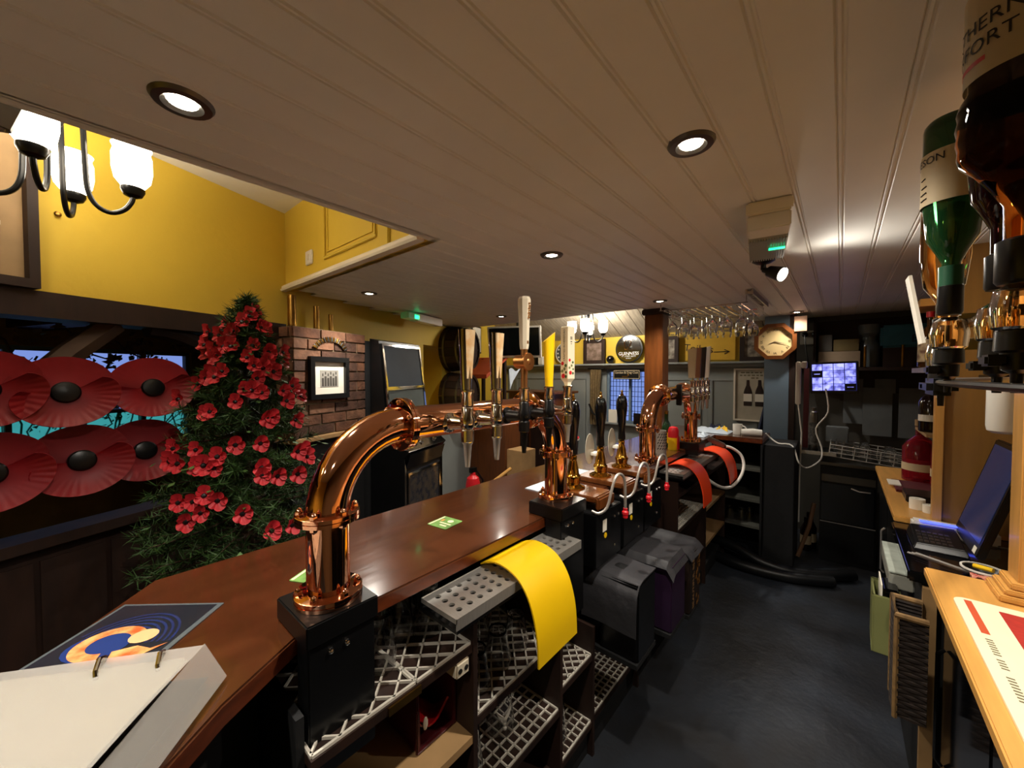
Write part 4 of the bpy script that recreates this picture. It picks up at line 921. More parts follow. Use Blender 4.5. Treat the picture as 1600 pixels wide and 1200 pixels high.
for i, (x_, y_, z_, bd_, sd_) in enumerate(CL):
    o = fp if i == 0 else copy_tree(fp, (0, 0, 0))
    out = Vector((x_ - TX, y_ - TY, .05)).normalized(); n_ = (out + Vector((.78, -.18, .1)) + Vector([rng.uniform(-.35, .35) for _ in range(3)])).normalized()
    o.location = (x_, y_, z_); o.rotation_euler = n_.to_track_quat('Z', 'Y').to_euler(); o.scale = [rng.uniform(.85, 1.15)] * 3
    o['category'] = 'poppy'; o['group'] = 'fabric poppies on the tree'
    o['label'] = 'red fabric poppy %s of the tree, %s' % (BAND[bd_], SIDE[sd_])
# hat display case, upper left
t = thing('display_case', LW(-1.35, .04, 2.0), 'large framed display case with pale hats on tan board, top left', 'display case')
b = MB(); lwbox(b, -1.5, -1.09, .005, .02, 2.0, 2.62); b.build('backing', mat('tan_card', 'a98a62', .7, var=.2), t)
b = MB(); lwbox(b, -1.54, -1.07, .005, .06, 1.97, 2.005); lwbox(b, -1.54, -1.07, .005, .06, 2.62, 2.65); lwbox(b, -1.1, -1.07, .005, .06, 2.005, 2.62); lwbox(b, -1.54, -1.5, .005, .06, 2.005, 2.62); b.build('frame', M['darkwood'], t, smooth=0)
hm = mat('pale_felt', 'cfc3a6', .8, var=.25, scale=20)
for s_, z_, sc in ((-1.32, 2.42, (.6, 1.5, 1.6)), (-1.26, 2.2, (.5, 1.4, .6)), (-1.3, 2.06, (.5, 1.2, .5))):
    o_ = LW(s_, .045, z_); MB().ball((0, 0, 0), .07, 18, sc=sc, R=rotm('Z', 20)).build('hat', hm, t, origin=(0, 0, 0)).location = o_ - Vector(ORG[t.name])
t2 = LW(-1.0, .012, 2.3); tag(MB().ball(t2, .012, 10, sc=(.5, 1, 1)).build('wall_hook', M['brassd']), 'small brass knob on the yellow wall by the display case', 'hook')
# ------------------------------------------------------------------ brick chimney breast
b = MB(); lwbox(b, .012, .655, -.005, .145, 1.19, 1.945); pier = struct(b.build('wall_chimney', M['mortar'], smooth=0))
BM = [M['brick'], M['brickd'], M['brickp']]
def brick(s0, s1, o0, o1, z0, z1):
    b = MB(); j = .0025; dd = rng.uniform(0, .006)
    lwbox(b, s0 + j, s1 - j, o0, o1 + dd, z0 + j, z1 - j); b.build('brick', rng.choice(BM), pier, smooth=0)
for r in range(10):
    z0 = 1.20 + r * .075; s = -.01 + (0 if r % 2 else -.112)
    while s < .65:
        a, c = max(s, -.003), min(s + .225, .66)
        if c - a > .03: brick(a, c, .14, .152, z0, z0 + .068)
        s += .233
    o = .0 if r % 2 else -.05
    while o < .14:
        a, c = max(o, 0), min(o + .11, .15)
        if c - a > .02:
            b = MB(); lwbox(b, -.005 - rng.uniform(0, .004), .015, a + .003, c - .003, z0 + .003, z0 + .065); b.build('brick', rng.choice(BM), pier, smooth=0)
        o += .118
b = MB(); lwbox(b, -.03, .68, .0, .19, 1.165, 1.195); struct(b.build('trim_13', M['ply'], bevel=.004))
b = MB(); lwbox(b, -.005, .66, .0, .13, 0, 1.165); struct(b.build('wall_hearth', M['blackm']))
for s_, rr, hh, lab in ((.035, .026, .205, 'tallest brass shell case standing on the brick ledge'), (.235, .021, .165, 'middle brass shell case on the brick ledge'), (.365, .0165, .125, 'shortest brass shell case on the brick ledge')):
    p = LW(s_, .10, 1.947); MB_ = MB().lathe([(rr + .002, 0), (rr + .002, .006), (rr, .008), (rr * .97, hh), (rr * .85, hh), (rr * .85, hh - .03), (1e-4, hh - .03)], p, 20)
    tag(MB_.build('shell_case', M['brassd']), lab, 'shell case', 'brass shell cases')
t = thing('framed_photograph', LW(.28, .165, 1.45), 'black framed group photograph with white mount on the brick', 'picture')
b = MB(); s0, s1, z0, z1, o0, o1 = .105, .455, 1.45, 1.75, .155, .185
lwbox(b, s0, s1, o0, o1, z0, z0 + .035); lwbox(b, s0, s1, o0, o1, z1 - .035, z1); lwbox(b, s0, s0 + .035, o0, o1, z0 + .035, z1 - .035); lwbox(b, s1 - .035, s1, o0, o1, z0 + .035, z1 - .035); b.build('frame', M['black'], t, smooth=0)
b = MB(); lwbox(b, s0 + .035, s1 - .035, o0, o0 + .008, z0 + .035, z1 - .035); b.build('mount', M['paper'], t, smooth=0)
b = MB(); lwbox(b, .2, .365, o0 + .008, o0 + .010, 1.535, 1.655); ph = b.build('print', mat('photo_grey', 'a8a39a', .5), t, smooth=0)
for i in range(6):
    b = MB(); sx = .213 + i * .024; lwbox(b, sx, sx + .018, o0 + .010, o0 + .0105, 1.54, 1.60 + .012 * (i % 2)); lwbox(b, sx + .004, sx + .014, o0 + .010, o0 + .0105, 1.612 + .012 * (i % 2), 1.632 + .012 * (i % 2)); b.build('figure_print', mat('photo_dark', '4d4943', .5), ph, smooth=0)
t = thing('cartridge_belt', LW(.3, .16, 1.79), 'arched belt of cartridges hung above the framed photograph', 'cartridge belt')
for i in range(22):
    a = math.radians(155 - 130 * i / 21); c = LW(.30 + .155 * math.cos(a), .165, 1.765 + .115 * math.sin(a)); u_ = LWR @ Vector((math.cos(a), 0, math.sin(a)))
    MB().tube([c - u_ * .018, c + u_ * .010, c + u_ * .02], [.0055, .0055, .002], 8).build('cartridge', M['steeld'] if i % 2 else M['brassd'], t)
MB().tube([LW(.30 + .145 * math.cos(math.radians(160 - 140 * i / 12)), .16, 1.765 + .105 * math.sin(math.radians(160 - 140 * i / 12))) for i in range(13)], .006, 6).build('strap', M['blackm'], t)
b = MB(); lwbox(b, .665, .87, .0, .16, 0, 1.9); tag(b.build('dark_post', M['blackm'], bevel=.004), 'tall matt black post beside the brick chimney', 'post')
b = MB(); lwbox(b, .885, .92, .01, .014, 1.5, 1.8); tag(b.build('notice_card', M['paper']), 'narrow white card on the wall beside the gaming machine', 'card')
# ------------------------------------------------------------------ gaming machine
t = thing('gaming_machine', LW(.95, .25, 0), 'black gaming machine with chrome trim, blank screens and lit lower window', 'gaming machine')
def prof(b, s0, s1, pts, m=0):
    n = len(pts); b.add([LW(s0, o, z) for o, z in pts] + [LW(s1, o, z) for o, z in pts], [tuple(range(n)), tuple(range(2 * n - 1, n - 1, -1))] + [(i, n + i, n + (i + 1) % n, (i + 1) % n) for i in range(n)], m); return b
prof(MB(), .70, 1.28, [(.17, 0), (.5, 0), (.5, .95), (.54, 1.0), (.46, 1.06), (.34, 1.10), (.32, 1.30), (.26, 1.9), (.17, 1.92)]).build('cabinet', M['black'], t, smooth=0)
def panel(nm, m, s0, s1, oa, za, ob, zb, d=.006, par=None):
    A_ = Vector((oa, za)); B2 = Vector((ob, zb)); e = (B2 - A_).normalized(); nn = Vector((e.y, -e.x)) * d
    return prof(MB(), s0, s1, [tuple(A_), tuple(A_ + nn), tuple(B2 + nn), tuple(B2)]).build(nm, m, par or t, smooth=0)
def framed(nm, m, s0, s1, oa, za, ob, zb):
    p_ = panel(nm, m, s0, s1, oa, za, ob, zb, .004); A_ = Vector((oa, za)); B2 = Vector((ob, zb)); e = (B2 - A_).normalized() * .02
    for a_ in ((s0 - .02, s0, A_ - e, B2 + e), (s1, s1 + .02, A_ - e, B2 + e), (s0, s1, A_ - e, A_), (s0, s1, B2, B2 + e)): panel('chrome_trim', M['chrome'], a_[0], a_[1], a_[2].x, a_[2].y, a_[3].x, a_[3].y, .012)
sg = mat('machine_screen', '28303a', .55, var=.3, scale=2, spec=.25)
framed('upper_screen', sg, .74, 1.25, .312, 1.52, .268, 1.86); framed('lower_screen', mat('machine_glass', '4a504c', .5, spec=.3), .735, 1.25, .335, 1.30, .315, 1.49)
framed('belly_window', mat('belly_print', '2a2b33', .2, var=.6, scale=18, coat=.3, col2='4a4238'), .76, 1.22, .5, .45, .5, .80)
panel('console', M['chrome'], .70, 1.28, .54, 1.0, .46, 1.06, .01); panel('console_front', M['screenoff'], .72, 1.26, .502, .86, .54, .98, .006)
panel('coin_tray', M['steel'], .74, 1.24, .58, .36, .5, .42, .01)
for s_ in (.78, .86, .94, 1.15): MB().ball(LW(s_, .5, 1.045), .022, 12, sc=(1, 1, .5)).build('button', M['chrome'], t)
for s_ in (.70, 1.262): panel('corner_trim', M['chrome'], s_, s_ + .018, .501, .02, .501, .94, .006)
# ------------------------------------------------------------------ half barrels on the wall, machine-side things
def barrel(s_, z_, lab):
    t = thing('half_barrel', LW(s_, .0, z_ - .27), lab, 'barrel', 'half barrels on the yellow wall'); n = 18; bm_ = [mat('barrel_stave', '3c2616', .5, var=.4), mat('barrel_stave_dark', '2a1a10', .5, var=.4)]
    for k in range(n):
        b = MB(); a0, a1 = 2 * PI * k / n + .01, 2 * PI * (k + 1) / n - .01; vs = []
        for o_ in (.002, .1, .2, .3):
            rr = .275 - .035 * (o_ / .3) ** 2
            for a in (a0, a1):
                for q in (rr, rr - .018): vs.append(LW(s_ + q * math.cos(a), o_, z_ + q * math.sin(a)))
        fs = []
        for i in range(3):
            o4 = i * 4; fs += [(o4, o4 + 2, o4 + 6, o4 + 4), (o4 + 1, o4 + 5, o4 + 7, o4 + 3), (o4, o4 + 4, o4 + 5, o4 + 1), (o4 + 2, o4 + 3, o4 + 7, o4 + 6)]
        fs += [(0, 1, 3, 2), (12, 14, 15, 13)]; b.add(vs, fs); b.build('stave', bm_[k % 2], t, smooth=0)
    Rl = LWR @ rotm('X', -90)
    for o_ in (.05, .21, .275):
        rr = .2765 - .035 * (o_ / .3) ** 2; MB().lathe([(rr, o_), (rr + .003, o_), (rr + .001, o_ + .025), (rr - .002, o_ + .025)], LW(s_, 0, z_), 36, R=Rl, closed=True).build('hoop', M['steeld'], t)
    MB().lathe([(1e-4, .28), (.225, .28), (.225, .27)], LW(s_, 0, z_), 30, R=Rl).build('head', bm_[1], t)
barrel(2.33, 1.93, 'upper dark half barrel mounted on the yellow wall'); barrel(2.33, 1.37, 'lower dark half barrel mounted on the yellow wall')
b = MB(); lwbox(b, 2.31, 2.4, .02, .2, 1.635, 1.665); tag(b.build('barrel_bracket', M['paper']), 'small white bracket between the two half barrels', 'bracket')
gw = MB(); lwbox(gw, 1.3, 3.9, .001, .02, 0, 1.1); struct(gw.build('wall_panelling', M['grey'], smooth=0))
t = thing('wall_poster', LW(1.75, .03, .62), 'dark poster with white leaf drawing on grey panelling under the barrels', 'poster')
b = MB(); lwbox(b, 1.62, 1.88, .021, .03, .45, .98); b.build('board', M['darkwood'], t, smooth=0)
b = MB()
for i in range(4): lwbox(b, 1.67, 1.80 - .02 * (i % 2), .0302, .031, .93 - i * .045, .94 - i * .045)
b.build('print_line', M['whiteink'], t, smooth=0)
MB().tube([LW(1.72, .032, .53), LW(1.76, .032, .6), LW(1.80, .032, .68), LW(1.82, .032, .73)], [.006, .025, .025, .004], 8, flat=.15).build('leaf_print', M['whiteink'], t)
t = thing('fire_extinguisher', (-3.05, 2.9, 0), 'red fire extinguisher standing beyond the counter below the first tap', 'fire extinguisher')
p = (-3.05, 2.9, 0)
MB().lathe([(.075, 0), (.08, .01), (.08, .42), (.065, .49), (.03, .52), (.025, .55)], p, 24).build('cylinder', M['red'], t)
MB().box(-3.07, -3.03, 2.86, 2.94, .55, .60).build('valve', M['black'], t); MB().tube([(-3.05, 2.94, .57), (-3.0, 3.0, .45), (-3.0, 3.0, .2)], .012, 8).build('hose', M['black'], t)
MB().lathe([(.0805, .2), (.0805, .3)], p, 24).build('band', M['paper'], t)
# far seating side: dark dresser, tv, red awning board, cloth, clutter
t = thing('wooden_dresser', (-3.1, 4.55, 0), 'dark brown wooden dresser against the far grey wall', 'cabinet')
MB().box(-3.75, -2.95, 4.3, 4.85, 0, 1.35).build('carcass', M['midwood'], t, bevel=.005)
for x0 in (-3.72, -3.33): d_ = MB().box(x0, x0 + .36, 4.285, 4.3, .1, 1.25).build('door', M['darkwood'], t, bevel=.004); MB().ball((x0 + .32, 4.275, .8), .014, 10).build('knob', M['brassd'], d_)
MB().box(-3.8, -2.9, 4.25, 4.87, 1.35, 1.38).build('top', M['midwood'], t, bevel=.004)
t = thing('television', (-3.05, 4.0, 1.9), 'tilted flat television with pale frame hung behind the ivory tap handle', 'television')
Rt = Matrix.Translation((-3.3, 3.9, 2.05)) @ Matrix.Rotation(math.radians(28), 4, 'Z') @ Matrix.Rotation(math.radians(12), 4, 'X')
MB().box(-.36, .36, -.02, .02, -.21, .21, R=Rt).build('casing', M['plastic'], t, bevel=.006); MB().box(-.335, .335, -.024, -.019, -.175, .19, R=Rt).build('screen', M['screenoff'], t, smooth=0)
MB().tube([Rt @ Vector((0, .02, 0)), Rt @ Vector((0, .2, .12)), Rt @ Vector((0, .3, .4))], .015, 8).build('arm', M['black'], t)
t = thing('framed_print', LW(3.0, .02, 1.95), 'small framed sketch on the yellow wall beside the barrels', 'picture')
b = MB(); lwbox(b, 2.9, 3.2, .005, .03, 1.92, 2.3); b.build('frame', M['black'], t, smooth=0); b = MB(); lwbox(b, 2.92, 3.18, .03, .033, 1.94, 2.28); b.build('sheet', M['paper'], t, smooth=0)
b = MB(); lwbox(b, 3.0, 3.03, .033, .034, 2.0, 2.2); lwbox(b, 3.05, 3.12, .033, .034, 2.06, 2.12); b.build('sketch', M['inkg'], t, smooth=0)
t = thing('red_canopy', (-3.45, 3.75, 1.5), 'terracotta red board canopy behind the chrome taps', 'canopy')
MB().add([(-3.95, 3.9, 1.86), (-3.42, 3.9, 1.86), (-3.38, 3.45, 1.62), (-3.8, 3.45, 1.62), (-3.95, 3.9, 1.83), (-3.42, 3.9, 1.83), (-3.38, 3.45, 1.57), (-3.8, 3.45, 1.57)], [(0, 1, 2, 3), (7, 6, 5, 4), (0, 4, 5, 1), (1, 5, 6, 2), (2, 6, 7, 3), (3, 7, 4, 0)]).build('board', M['orange'], t, smooth=0)
for x_ in (-3.85, -3.45): MB().box(x_ - .02, x_ + .02, 3.85, 3.89, .0, 1.84).build('post', M['darkwood'], t)
MB().box(-3.9, -3.2, 3.6, 3.9, 0, 1.2).build('counter', M['midwood'], t)
tag(MB().surf(lambda u, v: (-3.05 + .02 * v, 3.5 + .22 * u * (1 - v), 1.68 - .22 * v + .02 * math.sin(u * 8)), 8, 8, th=.004).build('white_cloth', M['cloth']), 'pale triangular cloth hanging beside the red canopy', 'cloth')
t = thing('black_bin', (-2.45, 3.75, 0), 'tall black bin with red and white lid behind the taps', 'bin')
MB().lathe([(.15, 0), (.19, .85), (.19, .88)], (-2.45, 3.75, 0), 20).build('body', M['blackm'], t); MB().lathe([(.195, .88), (.2, .9), (.15, .93), (1e-4, .95)], (-2.45, 3.75, 0), 20).build('lid', M['red'], t); MB().lathe([(.196, .872), (.202, .872), (.202, .885), (.196, .885)], (-2.45, 3.75, 0), 20, closed=True).build('lid_rim', M['paper'], t)
for i, (x_, y_) in enumerate(((-2.75, 2.75), (-2.35, 3.05))):
    tag(MB().tube([(x_, y_, .45), (x_ + .14, y_ + .28, .64)], .018, 8).build('chair_rail', M['oakv']), ('pale wooden chair rail just above the counter, left one', 'pale wooden chair rail just above the counter, right one')[i], 'chair rail')
tag(MB().box(-2.95, -2.72, 3.35, 3.6, 0, .75).build('cardboard_box', M['ply'], bevel=.004), 'plain brown box behind the fire extinguisher', 'box')
# ledge decor on the back wall
yl = Y5 - .07
def disc(nm, c, r, th, m, par, n=40, axis=(0, -1, 0)): c = Vector(c); a = Vector(axis); return MB().tube([c, c + a * th], [r, r], n).build(nm, m, par)
t = thing('brewery_mirror', (-2.175, yl, 1.772), 'round brewery mirror lettered GUINNESS leaning on the grey ledge', 'mirror')
disc('frame', (-2.175, yl + .04, 1.965), .19, .02, M['black'], t); disc('mirror_glass', (-2.175, yl + .02, 1.965), .172, .003, mat('silver_mirror', 'c9c9c6', .08, 1., var=.1, scale=3), t)
text('GUINNESS', .062, M['whiteink'], t, (-2.175, yl + .0165, 1.9), (1, 0, 0), (0, 0, 1)); text("ST. JAMES'S GATE", .026, M['whiteink'], t, (-2.175, yl + .0165, 1.865)); text('DUBLIN', .022, M['whiteink'], t, (-2.175, yl + .0165, 1.838))
b = MB(); yy = yl + .015
b.tube([(-2.23, yy, 1.96), (-2.235, yy, 2.05), (-2.215, yy, 2.085), (-2.18, yy, 2.075), (-2.15, yy, 2.07), (-2.14, yy, 2.05), (-2.16, yy, 2.0), (-2.2, yy, 1.955), (-2.23, yy, 1.96)], .006, 6)
for k in range(5): b.tube([(-2.225 + .015 * k, yy, 1.965 + .008 * k), (-2.225 + .015 * k, yy, 2.075)], .0015, 4)
b.build('harp_emblem', M['brassd'], t)
t = thing('round_clock', (-3.226, yl, 1.772), 'round grey-faced clock standing on the ledge behind the cider tap', 'clock')
disc('case', (-3.19, yl + .04, 1.94), .16, .03, M['plastic'], t); disc('dial', (-3.19, yl + .01, 1.94), .14, .002, mat('slate', '4a5050', .5), t)
for k in range(12): a = PI * k / 6; disc('numeral_mark', (-3.19 + .115 * math.sin(a), yl + .008, 1.94 + .115 * math.cos(a)), .014, .001, M['whiteink'], t, 8)
MB().box(-3.195, -3.08, yl + .006, yl + .008, 1.936, 1.945).box(-3.25, -3.19, yl + .006, yl + .008, 1.93, 1.938).build('hands', M['whiteink'], t, smooth=0)
t = thing('framed_photo', (-2.68, yl, 1.772), 'dark framed picture on the ledge between clock and round mirror', 'picture')
frame_bars(-2.86, -2.52, 1.772, 2.12, yl, yl + .03, .05).build('frame', M['darkwood'], t); MB().box(-2.81, -2.57, yl + .015, yl + .025, 1.82, 2.07).build('photo', mat('brown_photo', '6b5a4a', .4, var=.5, scale=14, col2='a08a80'), t)
t = thing('glass_globe', (-2.44, yl, 1.772), 'small dark glass ball on the ledge beside the round mirror', 'ornament')
MB().ball((-2.44, yl + .02, 1.83), .055, 20).build('ball', M['blackg'], t); MB().lathe([(.03, 1.772), (.02, 1.78)], (-2.44, yl + .02, 0), 12).build('foot', M['brassd'], t)
for i, (x_, c_, lab) in enumerate(((-3.62, 'plastic', 'small white speaker box on the ledge behind the yellow tap'), (-3.75, 'black', 'small black box on the ledge at the far left'))):
    tg = MB(); tg.box(x_ - .05, x_ + .05, yl - .02, yl + .06, 1.772, 1.90); tag(tg.build('speaker_box', M[c_], bevel=.012), lab, 'speaker')
t = thing('hanging_sign', (-2.2, Y5 - .1, 1.57), 'black sign with gold lettering above the leaded window', 'sign')
MB().box(-2.37, -1.99, Y5 - .11, Y5 - .095, 1.555, 1.685).build('board', M['black'], t, bevel=.003); frame_bars(-2.36, -2.0, 1.565, 1.675, Y5 - .113, Y5 - .11, .005).build('border', M['label'], t)
text('Garden & Dog Club', .04, M['label'], t, (-2.18, Y5 - .112, 1.645)); b = MB(); b.box(-2.24, -2.16, Y5 - .1125, Y5 - .11, 1.585, 1.598); b.ball((-2.155, Y5 - .111, 1.612), .013, 10, sc=(1, .1, 1)); b.build('dog_emblem', M['brassd'], t)
t = thing('curtain', (-2.62, Y5 - .1, .9), 'gathered gold-brown curtain beside the leaded window', 'curtain')
MB().surf(lambda u, v: (-2.73 + .17 * u * (1 - .25 * math.sin(v * 3) * .5), Y5 - .1 + .018 * math.sin(u * 26), 1.69 - .78 * v), 50, 8, th=.003).build('cloth', M['curtain'], t)
MB().cyl((-2.76, Y5 - .1, 1.70), (-2.5, Y5 - .1, 1.70), .01, n=10).build('rod', M['black'], t); MB().tube([(-2.72, Y5 - .14, 1.2), (-2.66, Y5 - .15, 1.08), (-2.58, Y5 - .14, 1.02), (-2.52, Y5 - .13, 1.1)], .014, 8).build('tie_back', M['black'], t)
for x_, z_, s_, lab in ((-2.4, .953, .09, 'small white card standing on the window sill'), (-2.05, .953, .075, 'small framed photograph on the window sill')):
    tt = MB().box(x_ - s_ * .7, x_ + s_ * .7, Y5 - .05, Y5 - .035, z_, z_ + s_ * 2); tag(tt.build('sill_frame', M['paper'] if x_ < -2.2 else M['black']), lab, 'picture')
    if x_ > -2.2: pass
t = thing('toilets_notice', (-1.18, Y5 - .005, 1.785), 'yellow notice handwritten Toilets with a black arrow pointing right', 'sign')
MB().box(-1.46, -.92, Y5 - .02, Y5 - .012, 1.79, 2.08).build('card', mat('yellow_card', 'd9ac30', .6, var=.1), t)
text('Toilets', .12, M['ink'], t, (-1.31, Y5 - .021, 1.93), (1, 0, -.12), (.15, 0, 1)); b = MB(); yq = Y5 - .022
b.tube([(-1.14, yq, 1.885), (-.98, yq, 1.885)], .0055, 6); b.tube([(-1.03, yq, 1.91), (-.98, yq, 1.885), (-1.03, yq, 1.86)], .0055, 6); b.build('arrow', M['ink'], t)
for x_, lab in ((-1.66, 'dark framed picture on the ledge just right of the brown post'), (-.74, 'dark framed picture on the ledge beside the octagonal clock')):
    t = thing('ledge_picture', (x_, yl, 1.772), lab, 'picture'); frame_bars(x_ - .13, x_ + .13, 1.772, 2.1, yl, yl + .03, .045).build('frame', M['darkwood'], t); MB().box(x_ - .085, x_ + .085, yl + .015, yl + .025, 1.817, 2.055).build('photo', mat('dark_photo', '5a5148', .4, var=.5, scale=16, col2='b0a898'), t)
t = thing('ale_poster', (-.78, Y5 - .03, 1.1), 'white framed poster of two brown bottles beside the blue post', 'poster')
frame_bars(-.93, -.6, 1.1, 1.69, Y5 - .035, Y5 - .01, .018).build('frame', M['white'], t); MB().box(-.912, -.618, Y5 - .022, Y5 - .012, 1.118, 1.672).build('sheet', mat('poster_sheet', 'b8b09c', .5, var=.15), t)
for x_ in (-.79, -.68):
    o = MB().lathe([(.036, 1.27), (.04, 1.28), (.04, 1.42), (.034, 1.45), (.016, 1.5), (.014, 1.56)], (x_, 0, 0), 14); o = o.build('bottle_print', M['darkwood'], t)
    for v in o.data.vertices: v.co.y = (Y5 - .024 + v.co.y * .05 + ORG[t.name][1] * .05) - ORG[t.name][1]
    MB().box(x_ - .041, x_ + .041, Y5 - .0275, Y5 - .0262, 1.32, 1.405).build('label_print', M['paper'], t)
b = MB()
for zz, x0, x1 in ((1.635, -.86, -.66), (1.605, -.87, -.65), (1.575, -.76, -.68)):
    xx = x0
    while xx < x1: wl = .018 + .02 * rng.random(); b.box(xx, min(xx + wl, x1), Y5 - .0232, Y5 - .022, zz, zz + .014); xx += wl + .012
b.build('print_line', M['inkg'], t, smooth=0)
t = thing('folded_umbrella', (-.62, 4.93, .95), 'folded navy cloth leaning in front of the ale poster', 'cloth'); MB().tube([(-.66, 4.9, 1.0), (-.63, 4.91, 1.2), (-.61, 4.92, 1.38)], [.06, .045, .012], 10, flat=.4).build('cloth', M['navy'], t)
# ================================================================== FAR END OF THE BAR
t = thing('wooden_post', (-1.25, 3.46, CT), 'square varnished brown wooden post between counter and ceiling', 'post')
MB().box(-1.34, -1.18, 3.38, 3.54, CT + .001, CZ - .05).build('shaft', M['midwood'], t, bevel=.006); MB().box(-1.36, -1.16, 3.36, 3.56, CZ - .05, CZ).build('cap', M['darkwood'], t, bevel=.008)
# return shelving under the counter end
t = thing('end_shelving', (-.7, 4.1, 0), 'black open shelving under the far end of the counter', 'shelving')
MB().box(-.87, -.5, 4.28, 4.3, 0, 1.02).build('back_panel', M['blackm'], t); MB().box(-.515, -.5, 3.88, 4.28, 0, 1.02).build('side_panel', M['blackm'], t); MB().box(-.87, -.855, 3.88, 4.28, 0, 1.02).build('side_panel', M['blackm'], t)
sd = mat('worn_shelf', '5a5a52', .5, var=.4, scale=12)
for z_ in (.3, .53, .80): MB().box(-.855, -.515, 3.88, 4.28, z_ - .018, z_).build('shelf', sd, t)
for i, (x_, y_) in enumerate(((-.76, 3.98), (-.66, 3.96), (-.61, 4.03))):
    g = copy_tree(short, (0, 0, 0)); g.location = (x_, y_, .301 + .12); g.rotation_euler = (PI, 0, 0); g['label'] = 'small dark glass on the low black end shelf'; g['group'] = 'glasses on the end shelf'
tag(MB().box(-.495, -.28, 3.9, 4.35, 0, 1.02).build('black_cabinet', M['blackm'], bevel=.004), 'plain black cabinet beside the end shelves below the clock', 'cabinet')
# mug, cloths on the counter end
t = thing('mug', (-.72, 4.05, CT), 'white mug standing among cloths on the counter end', 'mug')
MB().lathe([(.034, CT), (.037, CT + .005), (.04, CT + .095), (.037, CT + .095), (.034, CT + .01), (1e-4, CT + .01)], (-.72, 4.05, 0), 24).build('body', M['plastic'], t); MB().tube([(-.685 + .0 + .035 * math.sin(a), 4.05, CT + .05 - .03 * math.cos(a)) for a in [i * PI / 8 for i in range(9)]], .006, 8).build('handle', M['plastic'], t)
def heap(nm, x0, x1, y0, y1, h, m, lab, seed):
    def fn(u, v):
        e = min(1, 5 * min(u, 1 - u, v, 1 - v)); return (x0 + (x1 - x0) * u, y0 + (y1 - y0) * v, CT + .004 + h * e * (.55 + .3 * math.sin(u * 9 + seed) * math.cos(v * 7 + seed) + .15 * math.sin(u * 23 + v * 17 + seed)))
    return tag(MB().surf(fn, 22, 18, th=.003).build(nm, m), lab, 'cloth')
heap('cleaning_cloth', -1.12, -.78, 3.95, 4.2, .05, M['cloth'], 'crumpled pale blue cloth on the counter end left of the mug', 1); heap('cleaning_cloth', -1.05, -.9, 3.62, 3.82, .035, M['cloth'], 'smaller pale cloth beside the farthest copper column', 4)
heap('cleaning_cloth', -.92, -.80, 4.06, 4.16, .06, M['ymat'], 'small yellow-green cloth in the heap by the mug', 2); heap('cleaning_cloth', -1.0, -.86, 4.12, 4.22, .075, M['navy'], 'dark blue cloth behind the pale heap', 5)
tag(MB().tube([(-.68, 4.0, CT + .03), (-.6, 4.02, CT + .034), (-.53, 4.04, CT + .03)], [.028, .033, .03], 14).build('rolled_cloth', M['plastic']), 'rolled white cloth right of the mug on the counter end', 'cloth')
# bar gun and hose
t = thing('bar_gun', (-.74, 3.42, 1.0), 'grey soda gun with looping white hose beside the orange mats', 'soda gun')
MB().box(-.84, -.70, 3.47, 3.51, 1.045, 1.085, R=Matrix.Translation((-.77, 3.49, 1.07)) @ Matrix.Rotation(math.radians(22), 4, 'Y') @ Matrix.Translation((.77, -3.49, -1.07))).build('gun', M['steeld'], t, bevel=.008)
hp = [(-.70, 3.49, 1.04), (-.66, 3.50, 1.03), (-.6, 3.52, .98), (-.575, 3.5, .9), (-.585, 3.42, .82), (-.62, 3.3, .77), (-.655, 3.15, .79), (-.70, 3.0, .86), (-.76, 2.95, .93)]
MB().tube(smooth_path(hp), .011, 10).build('hose', M['plastic'], t)
# condiments behind the far font
t = thing('patterned_tumbler', (-.965, 2.74, CT), 'steel beaker with diagonal cut-out pattern behind the far copper column', 'beaker')
MB().lathe([(.042, CT), (.042, CT + .006), (.04, CT + .16), (.037, CT + .16), (.037, CT + .01)], (-.965, 2.74, 0), 30).build('beaker', M['steel'], t)
b = MB()
for i in range(9):
    for j in range(6):
        a = math.radians(-90 + i * 22 + (j % 2) * 11); z_ = CT + .03 + j * .02
        b.tube([(-.965 + .0415 * math.cos(a - .1), 2.74 + .0415 * math.sin(a - .1), z_), (-.965 + .0415 * math.cos(a + .1), 2.74 + .0415 * math.sin(a + .1), z_ + .012)], .003, 5)
b.build('slot', M['ink'], t)
t = thing('red_brush', (-.935, 2.925, CT), 'red and yellow wrapped bottle with rounded red cap behind the far font', 'bottle')
MB().lathe([(.036, CT), (.036, CT + .1), (.03, CT + .105)], (-.935, 2.925, 0), 20).build('wrapper', M['ymat'], t); MB().lathe([(.037, CT + .09), (.038, CT + .14), (.028, CT + .165), (1e-4, CT + .172)], (-.935, 2.925, 0), 20).build('cap', M['red'], t); MB().box(-.90, -.896, 2.90, 2.945, CT + .005, CT + .1).build('band', M['red'], t)
for i, (x_, y_) in enumerate(((-1.02, 3.02), (-1.05, 3.12))):
    t = thing('green_bottle', (x_, y_, CT), ('green glass bottle behind the far copper font, nearer one', 'green glass bottle behind the far copper font, farther one')[i], 'bottle', 'green bottles')
    MB().lathe([(.033, CT), (.035, CT + .005), (.035, CT + .13), (.028, CT + .16), (.013, CT + .19), (.013, CT + .25)], (x_, y_, 0), 20).build('glass', M['greenglass'], t); MB().lathe([(.0355, CT + .03), (.0355, CT + .11)], (x_, y_, 0), 20).build('label', M['ymat'], t); MB().lathe([(.0145, CT + .25), (.0145, CT + .265), (1e-4, CT + .266)], (x_, y_, 0), 12).build('cap', M['brass'], t)
